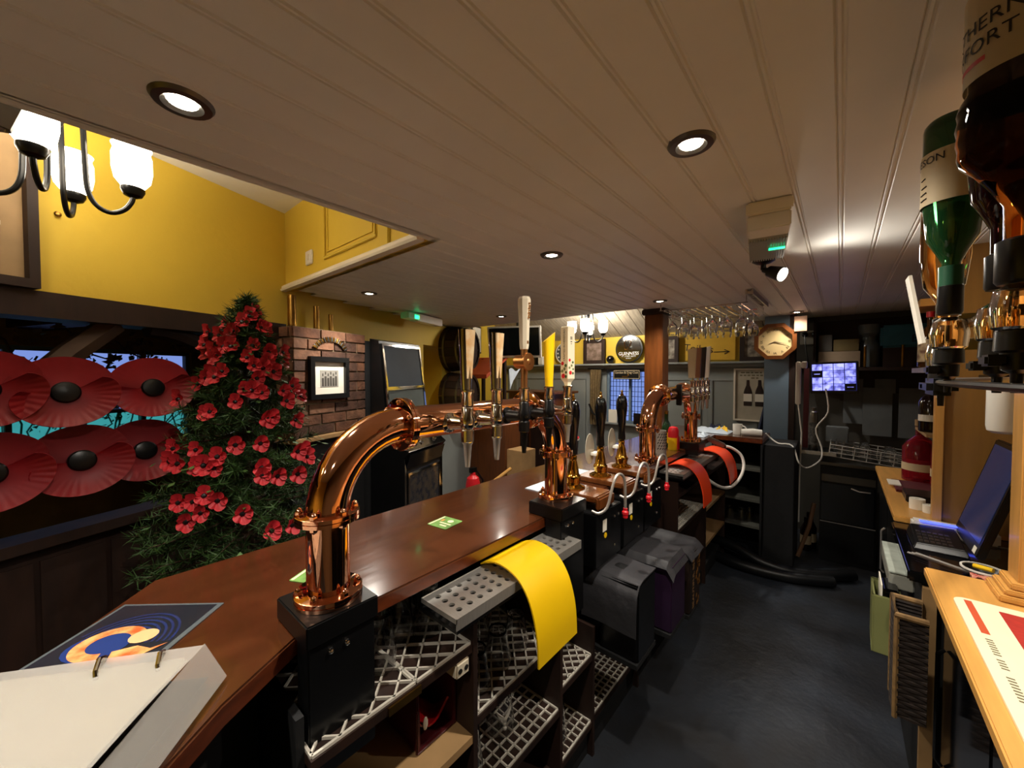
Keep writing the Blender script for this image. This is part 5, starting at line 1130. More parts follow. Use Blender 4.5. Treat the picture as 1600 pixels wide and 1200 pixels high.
# hanging glass rack
t = thing('glass_rack', (-.8, 3.55, 2.1), 'chrome wire glass rack hung under the ceiling beyond the post', 'rack')
for i in range(12):
    x_ = -1.07 + (i // 2) * .1 + (-.019 if i % 2 else .019)
    MB().tube([(x_, 3.15, CZ - .07), (x_, 3.95, CZ - .07)], .004, 6).build('rail', M['chrome'], t)
for y_ in (3.16, 3.55, 3.94): MB().tube([(-1.13, y_, CZ - .062), (-.51, y_, CZ - .062)], .004, 6).build('cross_wire', M['chrome'], t)
for x_ in (-1.12, -.52):
    for y_ in (3.16, 3.94): MB().tube([(x_, y_, CZ - .06), (x_, y_, CZ)], .004, 6).build('hanger', M['chrome'], t)
# slatted end piece of the rack
b = MB()
for i in range(9): b.box(-.5, -.455, 3.02 + i * .075, 3.055 + i * .075, CZ - .03, CZ - .012)
b.box(-.5, -.49, 3.0, 3.7, CZ - .035, CZ - .001); b.box(-.465, -.455, 3.0, 3.7, CZ - .035, CZ - .001); tag(b.build('ceiling_grille', M['steel']), 'slatted metal grille on the ceiling beside the glass rack', 'grille')
wg = MB(); wl = .0022
wg.lathe([(.033, 0), (.034, -.003), (.006, -.008), (.004, -.075), (.012, -.085), (.038, -.115), (.042, -.15), (.034, -.19), (.032, -.19), (.039, -.15), (.036, -.118), (.010, -.09), (1e-4, -.088)], n=20)
wine = tag(wg.build('wine_glass', M['glass'], origin=(0, 0, 0)), 'clear wine glass hanging upside down from the wire rack', 'glass', 'wine glasses on the rack')
first = True
for i in range(6):
    for j in range(3):
        if (i * 3 + j) % 7 == 6: continue
        o = wine if first else copy_tree(wine, (0, 0, 0)); first = False
        o.location = (-1.07 + i * .1, 3.3 + j * .25, CZ - .06)
# blue post with octagonal clock
struct(MB().box(-.59, -.385, 4.58, 4.75, 0, CZ).build('wall_pier', M['bluegrey'], bevel=.004))
struct(MB().box(-.385, -.34, 4.58, 4.75, 0, CZ).build('trim_14', M['darkwood']))
t = thing('octagonal_clock', (-.497, 4.55, 1.76), 'octagonal brown wooden wall clock with cream dial on the blue post', 'clock')
cz_ = 1.945; cx_ = -.497
def octo(r0, r1, y0, y1, nm, m, par):
    b = MB(); vs = []
    for y_, r_ in ((y0, r0), (y1, r0), (y1, r1), (y0 + .01, r1)): vs += [(cx_ + r_ * math.cos(PI / 8 + PI / 4 * k), y_, cz_ + r_ * math.sin(PI / 8 + PI / 4 * k)) for k in range(8)]
    b.add(vs, [(i * 8 + k, i * 8 + (k + 1) % 8, (i + 1) * 8 + (k + 1) % 8, (i + 1) * 8 + k) for i in range(3) for k in range(8)] + [(24 + k, 24 + (k + 1) % 8, (k + 1) % 8, k) for k in range(8)]); return b.build(nm, m, par, smooth=0)
octo(.187, .149, 4.575, 4.515, 'case', M['midwood'], t)
b = MB(); b.add([(cx_ + .151 * math.cos(PI / 8 + PI / 4 * k), 4.55, cz_ + .151 * math.sin(PI / 8 + PI / 4 * k)) for k in range(8)], [tuple(range(8))]); dial = b.build('dial', mat('cream_dial', 'd9bd86', .5, var=.12), t, smooth=0)
ROM = ['XII', 'I', 'II', 'III', 'IV', 'V', 'VI', 'VII', 'VIII', 'IX', 'X', 'XI']
for k in range(12):
    a = PI * k / 6; rd = Vector((math.sin(a), 0, math.cos(a))); tg_ = Vector((math.cos(a), 0, -math.sin(a))); text(ROM[k], .034, M['ink'], t, Vector((cx_, 4.548, cz_)) + rd * .113, tg_, rd, 'numeral')
b = MB(); b.tube([(cx_, 4.545, cz_), (cx_ - .055, 4.545, cz_ - .022)], [.004, .001], 6); b.build('hour_hand', M['ink'], t); b = MB(); b.tube([(cx_, 4.543, cz_), (cx_ + .095, 4.543, cz_ - .03)], [.004, .001], 6); b.build('minute_hand', M['ink'], t)
tag(MB().box(-.345, -.25, 4.5, 4.578, 2.03, 2.17).build('wooden_block', mat('pinkish_wood', 'a07a62', .6)), 'pale pinkish wooden block at the clock top right', 'block')
# ------------------------------------------------------------------ dark utility nook
t = thing('socket_plate', (-.17, 4.97, 1.93), 'pale double socket plate with black plugs left of the cctv screen', 'socket')
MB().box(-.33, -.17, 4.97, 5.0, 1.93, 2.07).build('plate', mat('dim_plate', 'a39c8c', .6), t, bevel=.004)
for x_ in (-.29, -.21): MB().ball((x_, 4.955, 2.03), .028, 12, sc=(1, .8, 1)).build('plug', M['black'], t); MB().tube([(x_, 4.94, 2.02), (x_ + .01, 4.93, 1.9), (x_ + .03, 4.94, 1.75)], .006, 6).build('lead', M['black'], t)
t = thing('cctv_monitor', (-.05, 4.42, 1.45), 'small lit monitor showing violet-blue camera views on a black bracket', 'monitor')
Rm = Matrix.Translation((-.05, 4.42, 1.60)) @ Matrix.Rotation(math.radians(-4), 4, 'Z') @ Matrix.Rotation(math.radians(-2), 4, 'Y')
MB().box(-.165, .165, -.012, .025, -.145, .135, R=Rm).build('casing', M['black'], t, bevel=.004)
sc_ = MB().box(-.152, .152, -.0145, -.012, -.12, .12, R=Rm).build('screen', mat('screen_base', '15163a', .3, emit='20246a', es=.3), t, smooth=0)
vm = [mat('view_%d' % k, 'a5a8ee', .3, emit=c, es=1.1, var=.3) for k, c in enumerate(('8a8cf0', '9a9cf5', '7478d8', 'aab0fa'))]
for m_ in vm:   # noisy picture on the lit tiles
    nt = m_.node_tree; bs = nt.nodes['Principled BSDF']; n2 = nt.nodes.new('ShaderNodeTexNoise'); n2.inputs['Scale'].default_value = 22; rr_ = nt.nodes.new('ShaderNodeValToRGB')
    rr_.color_ramp.elements[0].position = .38; rr_.color_ramp.elements[0].color = (.03, .035, .2, 1); rr_.color_ramp.elements[1].position = .64; rr_.color_ramp.elements[1].color = (.27, .29, .9, 1)
    nt.links.new(nt.nodes['Texture Coordinate'].outputs['Object'], n2.inputs['Vector']); nt.links.new(n2.outputs['Fac'], rr_.inputs[0]); nt.links.new(rr_.outputs[0], bs.inputs['Emission Color'])
for i in range(4):
    for j in range(4):
        if (i, j) in ((0, 2), (3, 0)):
            MB().box(-.148 + i * .075, -.078 + i * .075, -.0155, -.0145, -.117 + j * .0595, -.061 + j * .0595, R=Rm).build('blank_view', M['black'], sc_, smooth=0); MB().box(-.135 + i * .075, -.093 + i * .075, -.0162, -.0155, -.092 + j * .0595, -.086 + j * .0595, R=Rm).build('caption_bar', vm[3], sc_, smooth=0); continue
        MB().box(-.148 + i * .075, -.0785 + i * .075, -.0155, -.0145, -.117 + j * .0595, -.0615 + j * .0595, R=Rm).build('camera_view', vm[(i * 3 + j) % 4], sc_, smooth=0)
MB().tube([Rm @ Vector((0, .02, -.05)), (-.05, 4.6, 1.55), (-.05, 4.95, 1.5)], .012, 8).build('bracket', M['black'], t)
dd = M['darkwood']
t = thing('wall_shelving', (.3, 4.8, 1.68), 'dim dark wooden wall shelves crowded with boxes above the dishwasher', 'shelving')
MB().box(-.2, .84, 4.72, 4.98, 1.66, 1.69).build('shelf', dd, t); MB().box(-.2, .84, 4.96, 4.98, 1.45, 2.15).build('back_panel', dd, t); MB().box(-.21, -.19, 4.72, 4.98, 1.45, 2.15).build('side_panel', dd, t)
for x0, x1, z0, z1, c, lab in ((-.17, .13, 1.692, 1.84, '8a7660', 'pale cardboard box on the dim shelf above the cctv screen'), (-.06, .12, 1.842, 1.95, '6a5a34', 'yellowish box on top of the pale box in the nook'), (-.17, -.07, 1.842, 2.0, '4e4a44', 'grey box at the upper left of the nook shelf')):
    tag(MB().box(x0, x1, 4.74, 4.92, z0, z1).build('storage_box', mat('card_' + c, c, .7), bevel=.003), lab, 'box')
t = thing('blue_carton', (.42, 4.75, 1.692), 'blue carton with dark script lettering on the nook shelf', 'carton'); MB().box(.26, .66, 4.74, 4.9, 1.86, 2.06).build('carton', mat('teal_card', '2a6a84', .5, var=.2), t, bevel=.02); MB().box(.28, .64, 4.76, 4.88, 1.692, 1.86).build('lower_box', dd, t)
text('Bud', .09, M['navy'], t, (.52, 4.739, 1.94), (1, 0, .15), (0, 0, 1))
jar = MB().lathe([(.07, 1.692), (.075, 1.71), (.075, 1.9), (.05, 1.94), (.05, 1.97), (.075, 2.0), (.08, 2.08)], (.19, 4.83, 0), 20)
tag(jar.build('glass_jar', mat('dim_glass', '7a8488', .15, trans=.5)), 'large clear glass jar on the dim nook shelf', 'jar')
for x_, lab in ((.16, 'thin brass tube standing left on the nook shelf'), (.40, 'thin brass tube standing right on the nook shelf')): tag(MB().cyl((x_, 4.72, 1.692), (x_, 4.72, 1.88), .01, n=10).build('brass_tube', M['brassd']), lab, 'tube')
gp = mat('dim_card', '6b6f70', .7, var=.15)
for i, (x0, x1, z0, z1) in enumerate(((.02, .16, 1.15, 1.58), (.24, .38, 1.45, 1.58), (.16, .36, 1.05, 1.5), (.4, .62, 1.05, 1.5))):
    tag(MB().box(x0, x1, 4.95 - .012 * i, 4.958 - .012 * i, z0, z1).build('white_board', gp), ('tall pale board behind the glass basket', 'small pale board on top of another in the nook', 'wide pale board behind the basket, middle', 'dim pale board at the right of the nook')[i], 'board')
tag(MB().box(-.1, .06, 4.6, 4.72, 1.0, 1.14).build('white_tub', gp, bevel=.006), 'small white tub behind the glass basket', 'tub')
t = thing('dishwasher', (.06, 4.6, 0), 'black glasswasher with steel trim under the dim nook', 'dishwasher')
MB().box(-.125, .24, 4.3, 4.85, 0, .84).build('body', M['black'], t, bevel=.004); MB().box(-.14, .26, 4.28, 4.87, .84, .865).build('worktop', M['steeld'], t, bevel=.003); MB().box(-.115, .23, 4.288, 4.3, .70, .76).build('control_strip', M['steeld'], t); MB().box(-.115, .23, 4.285, 4.3, .36, .685).build('door', M['blackg'], t, bevel=.003); MB().box(-.115, .23, 4.285, 4.3, .05, .345).build('lower_door', M['black'], t, bevel=.003); MB().box(-.12, .235, 4.283, 4.286, .346, .352).build('trim', M['steel'], t); MB().tube([(.08, 4.28, .665), (.13, 4.27, .65), (.2, 4.28, .65)], .006, 6).build('handle', M['steel'], t)
t = thing('glass_basket', (.16, 4.45, .87), 'white wire glass basket tilted on the glasswasher', 'basket')
Rk = Matrix.Translation((.17, 4.45, .90)) @ Matrix.Rotation(math.radians(5), 4, 'Y')
wr = mat('coated_wire', 'c6c4bc', .4)
for z_ in (0, .035, .07, .1):
    MB().tube([Rk @ Vector(p) for p in ((-.24, -.15, z_), (.24, -.15, z_), (.24, .2, z_), (-.24, .2, z_), (-.24, -.15, z_))], .004, 5).build('hoop_wire', wr, t)
for x_ in (-.24, -.16, -.08, 0, .08, .16, .24): MB().tube([Rk @ Vector(p) for p in ((x_, -.15, .1), (x_, -.15, 0), (x_, .2, 0), (x_, .2, .1))], .0035, 5).build('cross_wire', wr, t)
for i in range(6):
    g = copy_tree(short, (0, 0, 0)); g.location = Rk @ Vector((-.18 + (i % 3) * .16, -.06 + (i // 3) * .14, .125)); g.rotation_euler = (PI, 0, 0); g['label'] = 'short glass upside down in the white wire basket'; g['group'] = 'glasses in the basket'
# power strip, cables, can, ledge
t = thing('power_strip', (-.25, 4.32, 1.35), 'white vertical extension socket right of the blue post', 'extension socket')
MB().box(-.315, -.275, 4.31, 4.345, 1.35, 1.74).build('strip', M['plastic'], t, bevel=.008); MB().box(-.275, -.232, 4.30, 4.345, 1.68, 1.74).build('plug', M['plastic'], t, bevel=.006); MB().tube([(-.29, 4.32, 1.35), (-.262, 4.3, 1.1), (-.268, 4.28, .7), (-.268, 4.27, .3)], .006, 8).build('cable', M['plastic'], t)
tag(MB().tube(smooth_path([(-.5, 4.05, CT + .03), (-.46, 4.07, CT - .015), (-.4, 4.0, 1.03), (-.30, 3.95, 1.028), (-.25, 3.9, .9), (-.2, 4.05, .84), (-.12, 4.2, .9), (-.12, 4.25, 1.0), (-.16, 4.27, 1.15), (-.08, 4.28, 1.3), (-.1, 4.3, 1.5)]), .006, 8).build('loose_cable', M['plastic']), 'loose white cable looping from counter to the power strip', 'cable')
t = thing('nook_ledge', (-.12, 4.4, .9), 'small pale-edged ledge below the spray can', 'shelf'); MB().box(-.265, -.02, 4.26, 4.6, .93, .945).build('board', M['black'], t); MB().box(-.265, -.02, 4.25, 4.26, .925, .955).build('edge', M['steel'], t)
t = thing('spray_can', (-.18, 4.33, .946), 'tall silver spray can with white vertical print on the ledge', 'can')
MB().lathe([(.034, .946), (.036, .95), (.036, 1.25), (.03, 1.29), (.018, 1.3), (.018, 1.33), (1e-4, 1.335)], (-.18, 4.33, 0), 20).build('can', M['steeld'], t); MB().lathe([(.0365, 1.0), (.0365, 1.2)], (-.18, 4.33, 0), 20).build('label', mat('can_label', '6e6c68', .4, var=.6, scale=40, col2='2a2826'), t)
tag(MB().box(-.262, -.222, 4.46, 4.49, .946, 1.68).build('red_board', mat('deep_red', '4a1016', .5)), 'narrow dark red board behind the spray can', 'board')
for i, (x_, z_) in enumerate(((-.225, .0), (-.19, .0), (-.215, .0))):
    t = thing('dark_bottle', (x_, 4.45, z_), ('dark bottle on the floor under the nook ledge, left', 'dark bottle on the floor under the nook ledge, right', 'brown bottle with pale label behind the others under the ledge')[i], 'bottle'); MB().lathe([(.04, z_), (.042, z_ + .005), (.042, z_ + .19), (.015, z_ + .25), (.015, z_ + .3)], (x_ + .0, 4.45 + .09 * i, 0), 16).build('glass', M['darkglass'], t); MB().lathe([(.0425, z_ + .06), (.0425, z_ + .14)], (x_, 4.45 + .09 * i, 0), 16).build('label', M['label'], t)
tag(MB().tube([(-.26, 4.1, .05), (-.19, 4.2, .3), (-.16, 4.24, .5)], .016, 8).build('wooden_pole', mat('old_pole', '6a4a30', .7)), 'short brown wooden pole leaning under the nook ledge', 'pole')
for i, pts in enumerate(([(-.9, 3.84, .12), (-.7, 3.78, .13), (-.5, 3.72, .08), (-.3, 3.74, .05), (-.08, 3.85, .045), (.1, 4.0, .05)], [(-.86, 3.7, .05), (-.65, 3.62, .05), (-.45, 3.62, .045), (-.25, 3.66, .045), (-.02, 3.78, .045)])):
    tag(MB().tube(smooth_path(pts), .042, 14).build('floor_hose', M['hose']), ('thick black hose curving along the floor before the end shelves, upper', 'thick black hose curving along the floor, lower one')[i], 'hose')
# ================================================================== BACK BAR (right)
t = thing('back_bar_worktop', (.55, 1.2, .9), 'pale golden oak worktop at the lower right', 'worktop')
MB().box(.24, .85, .2, 2.02, .90, .93).build('board', M['oak'], t, bevel=.004)
t = thing('bar_fridge', (.55, 1.1, 0), 'black under-counter fridge below the pale worktop', 'fridge')
MB().box(.30, .85, .25, 1.98, 0, .895).build('body', M['black'], t, bevel=.004)
for y0, y1 in ((.28, .82), (.84, 1.4), (1.42, 1.96)): d_ = MB().box(.285, .3, y0, y1, .08, .86).build('door', M['blackg'], t, bevel=.004); MB().tube([(.28, y1 - .05, .3), (.265, y1 - .05, .32), (.265, y1 - .05, .68), (.28, y1 - .05, .7)], .006, 8).build('handle', M['black'], d_)
# oak uprights
t = thing('oak_post', (.47, 2.02, .93), 'golden oak post with moulded base standing on the worktop edge', 'post')
PX0, PX1, PY0, PY1 = .425, .60, 1.90, 2.0
MB().box(PX0, PX1, PY0, PY1, .93, CZ).build('shaft', M['oakv'], t, bevel=.004)
for i, (g, z0, z1) in enumerate(((.045, .931, .95), (.032, .95, .965), (.018, .965, .985))): MB().box(PX0 - g, PX1 + g, PY0 - g, PY1 + g * .1, z0, z1).build('base_moulding', M['oak'], t, bevel=.004)
MB().box(PX0 - .03, PX1 + .05, PY0 - .04, PY1, 1.72, 1.98).build('capital', mat('taupe_wood', '8a7458', .5, var=.15), t, bevel=.006)
t = thing('oak_partition', (.6, 2.62, .93), 'golden oak partition panel behind the till', 'partition')
MB().box(.345, .85, 2.62, 2.64, .93, CZ).build('panel', mat('partition_face', '9a7038', .35, var=.15, scale=4, stretch=(7, 7, .7), coat=.2), t); MB().box(.33, .36, 2.60, 2.645, .93, CZ).build('edge_strip', M['oakv'], t, bevel=.002)
b = MB()
for i in range(5): b.box(.332, .358, 2.5985, 2.6, 1.52 + i * .085, 1.575 + i * .085)
b.build('price_tickets', M['paper'], t, smooth=0)
# far oak worktop with bottles
t = thing('far_worktop', (.5, 3.3, .9), 'oak worktop beyond the till carrying bottles and boxes', 'worktop'); MB().box(.21, .85, 2.66, 4.02, .90, .93).build('board', M['oak'], t, bevel=.004); MB().box(.25, .85, 2.7, 4.0, 0, .9).build('cupboard', M['black'], t)
for y0, y1 in ((2.72, 3.34), (3.36, 3.98)): d_ = MB().box(.235, .25, y0, y1, .08, .86).build('door', M['black'], t, bevel=.004); MB().tube([(.23, y0 + .05, .35), (.215, y0 + .05, .37), (.215, y0 + .05, .62), (.23, y0 + .05, .64)], .006, 8).build('handle', M['steel'], d_)
def bottle(nm, x_, y_, z_, r, h, liquid, lab, labelm=None, capm=None, lz=(.15, .5), grp='bottles behind the partition', neck=.3):
    t = thing(nm, (x_, y_, z_), lab, 'bottle', grp)
    MB().lathe([(r * .9, z_), (r, z_ + .006), (r, z_ + h * .55), (r * .75, z_ + h * .64), (r * neck, z_ + h * .74), (r * neck, z_ + h * .92)], (x_, y_, 0), 22).build('glass', liquid, t)
    MB().lathe([(r * neck + .003, z_ + h * .9), (r * neck + .003, z_ + h), (1e-4, z_ + h + .001)], (x_, y_, 0), 14).build('cap', capm or M['ply'], t)
    if labelm: MB().lathe([(r + .0006, z_ + h * lz[0]), (r + .0006, z_ + h * lz[1])], (x_, y_, 0), 22).build('label', labelm, t)
    return t
bottle('gin_bottle', .40, 3.62, .931, .085, .40, M['pinkgin'], 'wide ruby-red bottle with cork and pale band on the far oak worktop', M['label'], M['ply'], (.18, .3))
bottle('gin_bottle', .50, 3.45, .931, .075, .40, M['pinkgin'], 'second ruby-red bottle partly behind the partition edge', M['label'], M['ply'], (.18, .3))
t = thing('bottle_shelf', (.44, 3.2, 1.3), 'short shelf carrying dark bottles left of the oak partition', 'shelf'); MB().box(.34, .85, 2.9, 3.3, 1.30, 1.315).build('lower_board', M['ply'], t); MB().box(.30, .85, 2.66, 3.1, 1.635, 1.66).build('upper_board', mat('grey_edge', 'a89c88', .5), t); MB().box(.28, .85, 2.66, 2.95, 1.95, 1.985).build('top_board', M['oak'], t)
bottle('dark_bottle', .375, 3.05, 1.316, .05, .29, M['darkglass'], 'dark bottle with pale band on the lower shelf by the partition', M['paper'], M['ply'], (.2, .32)); bottle('dark_bottle', .46, 3.1, 1.316, .05, .30, M['darkglass'], 'dark blue-capped bottle behind the partition edge', M['paper'], M['navy'], (.2, .32))
bottle('rum_bottle', .325, 2.74, 1.661, .042, .27, M['amberl'], 'clear bottle with red neck and printed label on the grey-edged shelf', mat('print_label', 'd8c49a', .5, var=.5, scale=25, col2='6a4a3a'), M['red'], (.1, .5))
MB().box(.31, .335, 2.695, 2.70, 1.70, 1.77).build('violet_label', mat('violet_print', '5a5aa0', .5), bpy.data.objects['rum_bottle'])
# booklet, tape rolls and card machine clutter by the till
tag(MB().box(.26, .43, 3.2, 3.5, .931, .945).build('red_folder', mat('maroon_card', '5a1a22', .5)), 'maroon folder lying on the far worktop below the ruby bottles', 'folder')
tag(MB().box(.235, .29, 3.3, 3.45, .946, .952).build('white_packet', M['paper']), 'white packet on the corner of the maroon folder', 'packet'); tag(MB().box(.28, .45, 2.98, 3.16, .931, .97).build('dark_box', M['black'], bevel=.004), 'flat dark box in front of the maroon folder', 'box')
t = thing('paper_rolls', (.30, 2.86, .931), 'small white paper till rolls beside the keypad', 'paper roll')
MB().lathe([(.03, .931), (.03, .985), (.008, .985), (.008, .931)], (.31, 2.86, 0), 20, closed=True).build('roll', M['paper'], t); MB().lathe([(.026, .931), (.026, .97), (.008, .97), (.008, .931)], (.35, 2.82, 0), 20, closed=True).build('roll', M['paper'], t)
t = thing('till_counter', (.5, 2.33, .8), 'black recessed till counter between the two oak worktops', 'counter'); MB().box(.20, .85, 2.03, 2.655, .86, .90).build('top', M['blackg'], t, bevel=.006); MB().box(.24, .85, 2.05, 2.65, 0, .86).build('case', M['blackm'], t); MB().box(.165, .24, 2.22, 2.6, .74, .80).build('drawer', mat('grey_drawer', '9a9a90', .5, var=.2), t, bevel=.004); MB().box(.165, .24, 2.22, 2.6, .805, .81).build('drawer_notes', mat('pale_notes', 'b8c0b4', .6, var=.3, scale=20), t)
t = thing('label_printer', (.37, 2.66, .9), 'white flat printer with lit blue display behind the keypad', 'printer'); MB().box(.26, .52, 2.53, 2.60, .901, .955).build('body', M['plastic'], t, bevel=.008); MB().box(.285, .46, 2.528, 2.56, .9555, .957).build('display', mat('blue_display', '3a4ad0', .2, emit='4a5ae8', es=1.3), t)
t = thing('till', (.45, 2.4, .9), 'black touchscreen till with keypad and blue tilted screen', 'till')
MB().add([(.24, 2.30, .901), (.40, 2.30, .901), (.40, 2.52, .901), (.24, 2.52, .901), (.25, 2.32, .92), (.39, 2.32, .925), (.39, 2.52, .95), (.25, 2.52, .945)], [(3, 2, 1, 0), (4, 5, 6, 7), (0, 1, 5, 4), (1, 2, 6, 5), (2, 3, 7, 6), (3, 0, 4, 7)]).build('base', M['black'], t, bevel=.004)
for i in range(6):
    for j in range(4): MB().box(.262 + i * .017, .274 + i * .017, 2.335 + j * .03, 2.355 + j * .03, .9235 + j * .0037, .9285 + j * .0037).build('key', M['steeld'], t)
Rs = Matrix.Translation((.405, 2.39, .935)) @ Matrix.Rotation(math.radians(15), 4, 'Y')
MB().box(-.012, .012, -.18, .18, 0, .43, R=Rs).build('screen_case', M['black'], t, bevel=.004); MB().box(-.0135, -.012, -.16, .16, .05, .41, R=Rs).build('screen', M['screenblue'], t, smooth=0); MB().box(-.0145, -.0135, -.16, -.125, .01, .035, R=Rs).build('sticker', M['paper'], t)
t = thing('paper_tray', (.3, 2.2, .9), 'stack of chrome-edged black trays in front of the keypad', 'tray')
for i in range(3): MB().add([(.215 + .01 * i, 2.22 - .012 * i, .902 + i * .006), (.44, 2.08 - .012 * i, .902 + i * .006), (.445, 2.09 - .012 * i, .905 + i * .006), (.22 + .01 * i, 2.23 - .012 * i, .905 + i * .006)], [(0, 1, 2, 3)]).build('rim', M['steel'], t, smooth=0)
t = thing('ash_bowl', (.40, 2.12, .9), 'white-rimmed black bowl with a yellow lighter beside the till', 'bowl'); MB().lathe([(.03, .901), (.05, .925), (.055, .925), (.035, .9), (1e-4, .9)], (.40, 2.14, 0), 24).build('bowl', M['black'], t); MB().lathe([(.05, .924), (.056, .924), (.056, .929), (.05, .929)], (.40, 2.14, 0), 24, closed=True).build('rim', M['plastic'], t); MB().tube([(.38, 2.15, .93), (.42, 2.12, .935)], .008, 8).build('lighter', M['ymat'], t)
tag(MB().surf(lambda u, v: (.36 + .08 * u, 2.055 + .035 * v, .905 + .02 * abs(math.sin(u * 7 + v * 5))), 12, 8, th=.002).build('sweet_wrapper', mat('wrapper_red', 'a83020', .3, var=.6, scale=40, col2='d8a080')), 'crumpled red wrapper beside the bowl at the post base', 'wrapper')
# bar towel mat on the worktop
t = thing('bar_runner', (.4, 1.5, .93), 'cream and red rubber bar runner with dark print on the pale worktop', 'bar mat')
def rr(x0, x1, y0, y1, r): return [(x + r * math.cos(math.radians(a + 22.5 * k)), y + r * math.sin(math.radians(a + 22.5 * k))) for x, y, a in ((x1 - r, y1 - r, 0), (x0 + r, y1 - r, 90), (x0 + r, y0 + r, 180), (x1 - r, y0 + r, 270)) for k in range(5)]
MB().prism(rr(.275, .52, 1.08, 1.80, .03), .9305, .937).build('mat', M['cream'], t, smooth=0); MB().prism(rr(.36, .5, 1.14, 1.76, .004), .937, .9375).build('red_field', M['crimson'], t, smooth=0)
MB().box(.297, .313, 1.585, 1.785, .937, .9373).build('stripe', M['orange'], t, smooth=0); MB().box(.297, .313, 1.1, 1.25, .937, .9373).build('stripe', M['orange'], t, smooth=0)
b = MB()
for i in range(22):
    if i in (8, 9, 14): continue
    b.box(.298, .311, 1.30 + i * .012, 1.3055 + i * .012, .937, .9373)
b.build('print_line', M['inkg'], t, smooth=0)
MB().tube([(.44 + .035 * math.cos(i * .42), 1.6 + .045 * math.sin(i * .42), .9378) for i in range(16)], .006, 6, flat=.15).build('round_print', M['navy'], t)
b = MB(); b.add([(.305, 1.09, .9376), (.33, 1.12, .9376), (.345, 1.09, .9376)], [(0, 1, 2)]); b.build('corner_print', M['navy'], t, smooth=0)
# waste caddies hung below the worktop edge
t = thing('olive_caddy', (.2, 2.2, .4), 'olive plastic caddy holding packets below the till counter', 'caddy')
b = MB(); 
for a in ((.115, .2, 2.12, 2.126), (.115, .2, 2.30, 2.306), (.115, .121, 2.126, 2.30), (.194, .2, 2.126, 2.30)): b.box(*a, .5, .735)
b.box(.121, .194, 2.126, 2.30, .5, .508); b.build('body', M['olive'], t, bevel=.003); MB().box(.145, .19, 2.15, 2.27, .51, .76).build('packet', M['blackg'], t, bevel=.004); MB().box(.138, .142, 2.14, 2.28, .51, .775).build('paper', M['paper'], t)
t = thing('wicker_basket', (.22, 1.85, .2), 'dark wicker panel basket hanging below the worktop corner', 'basket')
for i in range(27): MB().tube([(.236, 1.857 - .006 * (i % 2), .45 + i * .013), (.2, 1.852 + .006 * (i % 2), .45 + i * .013), (.165, 1.857 - .006 * (i % 2), .45 + i * .013), (.16, 1.862, .45 + i * .013), (.157 + .006 * (i % 2), 1.93, .45 + i * .013), (.16, 2.0, .45 + i * .013), (.236, 2.0, .45 + i * .013)], .0068, 5).build('weave', mat('dark_wicker', '261a12', .8, var=.4, scale=40), t)
for x_, y_ in ((.16, 1.852), (.16, 2.0)): MB().tube([(x_, y_, .44), (x_, y_, .80)], .008, 6).build('stake', M['wicker'], t)
MB().tube([(.236, 1.852, .80), (.16, 1.85, .80), (.16, 2.005, .80), (.236, 2.005, .80)], .011, 8).build('rim', M['wicker'], t)
tag(MB().box(.24, .275, 2.02, 2.045, 0, .85).build('wood_stile', M['ply']), 'narrow pale wooden stile below the till counter', 'stile')
# ------------------------------------------------------------------ optics
def inv_bottle(nm, x_, y_, z_top, r, h, body, lab, ribs=False, cap=M['black']):
    t = thing(nm, (x_, y_, z_top - h), lab, 'bottle', 'upturned spirit bottles on optics')
    prof_ = [(r * .86, 0), (r * .97, -.006), (r, -.014), (r, -h * .42)]
    if ribs:
        prof_ = [(r * .86, 0), (r * .97, -.006), (r * .98, -.014), (r * .94, -h * .36)]
        for i in range(9): f = i / 8; prof_ += [(r * (1.0 + .12 * math.sin(PI * (.25 + .6 * f))) + .0016 * (i % 2), -h * (.40 + .22 * f))]
    prof_ += [(r * .82, -h * .66), (r * .5, -h * .74), (r * .3, -h * .80), (r * .28, -h)]
    if ribs:
        up_ = [q for q in prof_ if q[1] > -h * .44]; lo_ = [up_[-1]] + [q for q in prof_ if q[1] <= -h * .44]
        MB().lathe([(rr_, z_top + z_) for rr_, z_ in lo_][::-1], (x_, y_, 0), 48).build('spirit', body, t)
        MB().lathe([(rr_, z_top + z_) for rr_, z_ in up_][::-1], (x_, y_, 0), 48).build('glass', mat('clear_bottle', 'f4efe6', .02, trans=1., ior=1.08, var=0.), t)
    else: MB().lathe([(rr_, z_top + z_) for rr_, z_ in prof_][::-1], (x_, y_, 0), 48).build('glass', body, t)
    MB().lathe([(r * .36, z_top - h - .03), (r * .42, z_top - h - .025), (r * .42, z_top - h * .93), (r * .3, z_top - h * .92)], (x_, y_, 0), 24).build('collar', cap, t)
    return t
def optic(x_, y_, z_, lab, m=M['amberl']):
    t = thing('optic', (x_, y_, z_ - .14), lab, 'optic', 'bar optics')
    MB().lathe([(.012, z_), (.022, z_ - .008), (.026, z_ - .03), (.024, z_ - .055), (.012, z_ - .065)], (x_, y_, 0), 22).build('chamber', m, t)
    MB().lathe([(.02, z_ - .06), (.021, z_ - .085), (.015, z_ - .088), (.014, z_ - .11), (.006, z_ - .115), (.005, z_ - .14)], (x_, y_, 0), 20).build('valve', M['black'], t)
    MB().box(x_ - .03, x_ - .012, y_ - .018, y_ + .018, z_ - .105, z_ - .09).build('lever', M['black'], t, bevel=.003)
    MB().box(x_ + .01, x_ + .07, y_ - .012, y_ + .012, z_ - .02, z_ + .005).build('clip', M['chrome'], t, bevel=.003)
    return t
bt = inv_bottle('liqueur_bottle', .172, .80, 2.135, .052, .36, M['amber'], 'large upturned ribbed bottle of amber spirit at the top right corner', True)
a0 = math.radians(-112); r_ = .0525
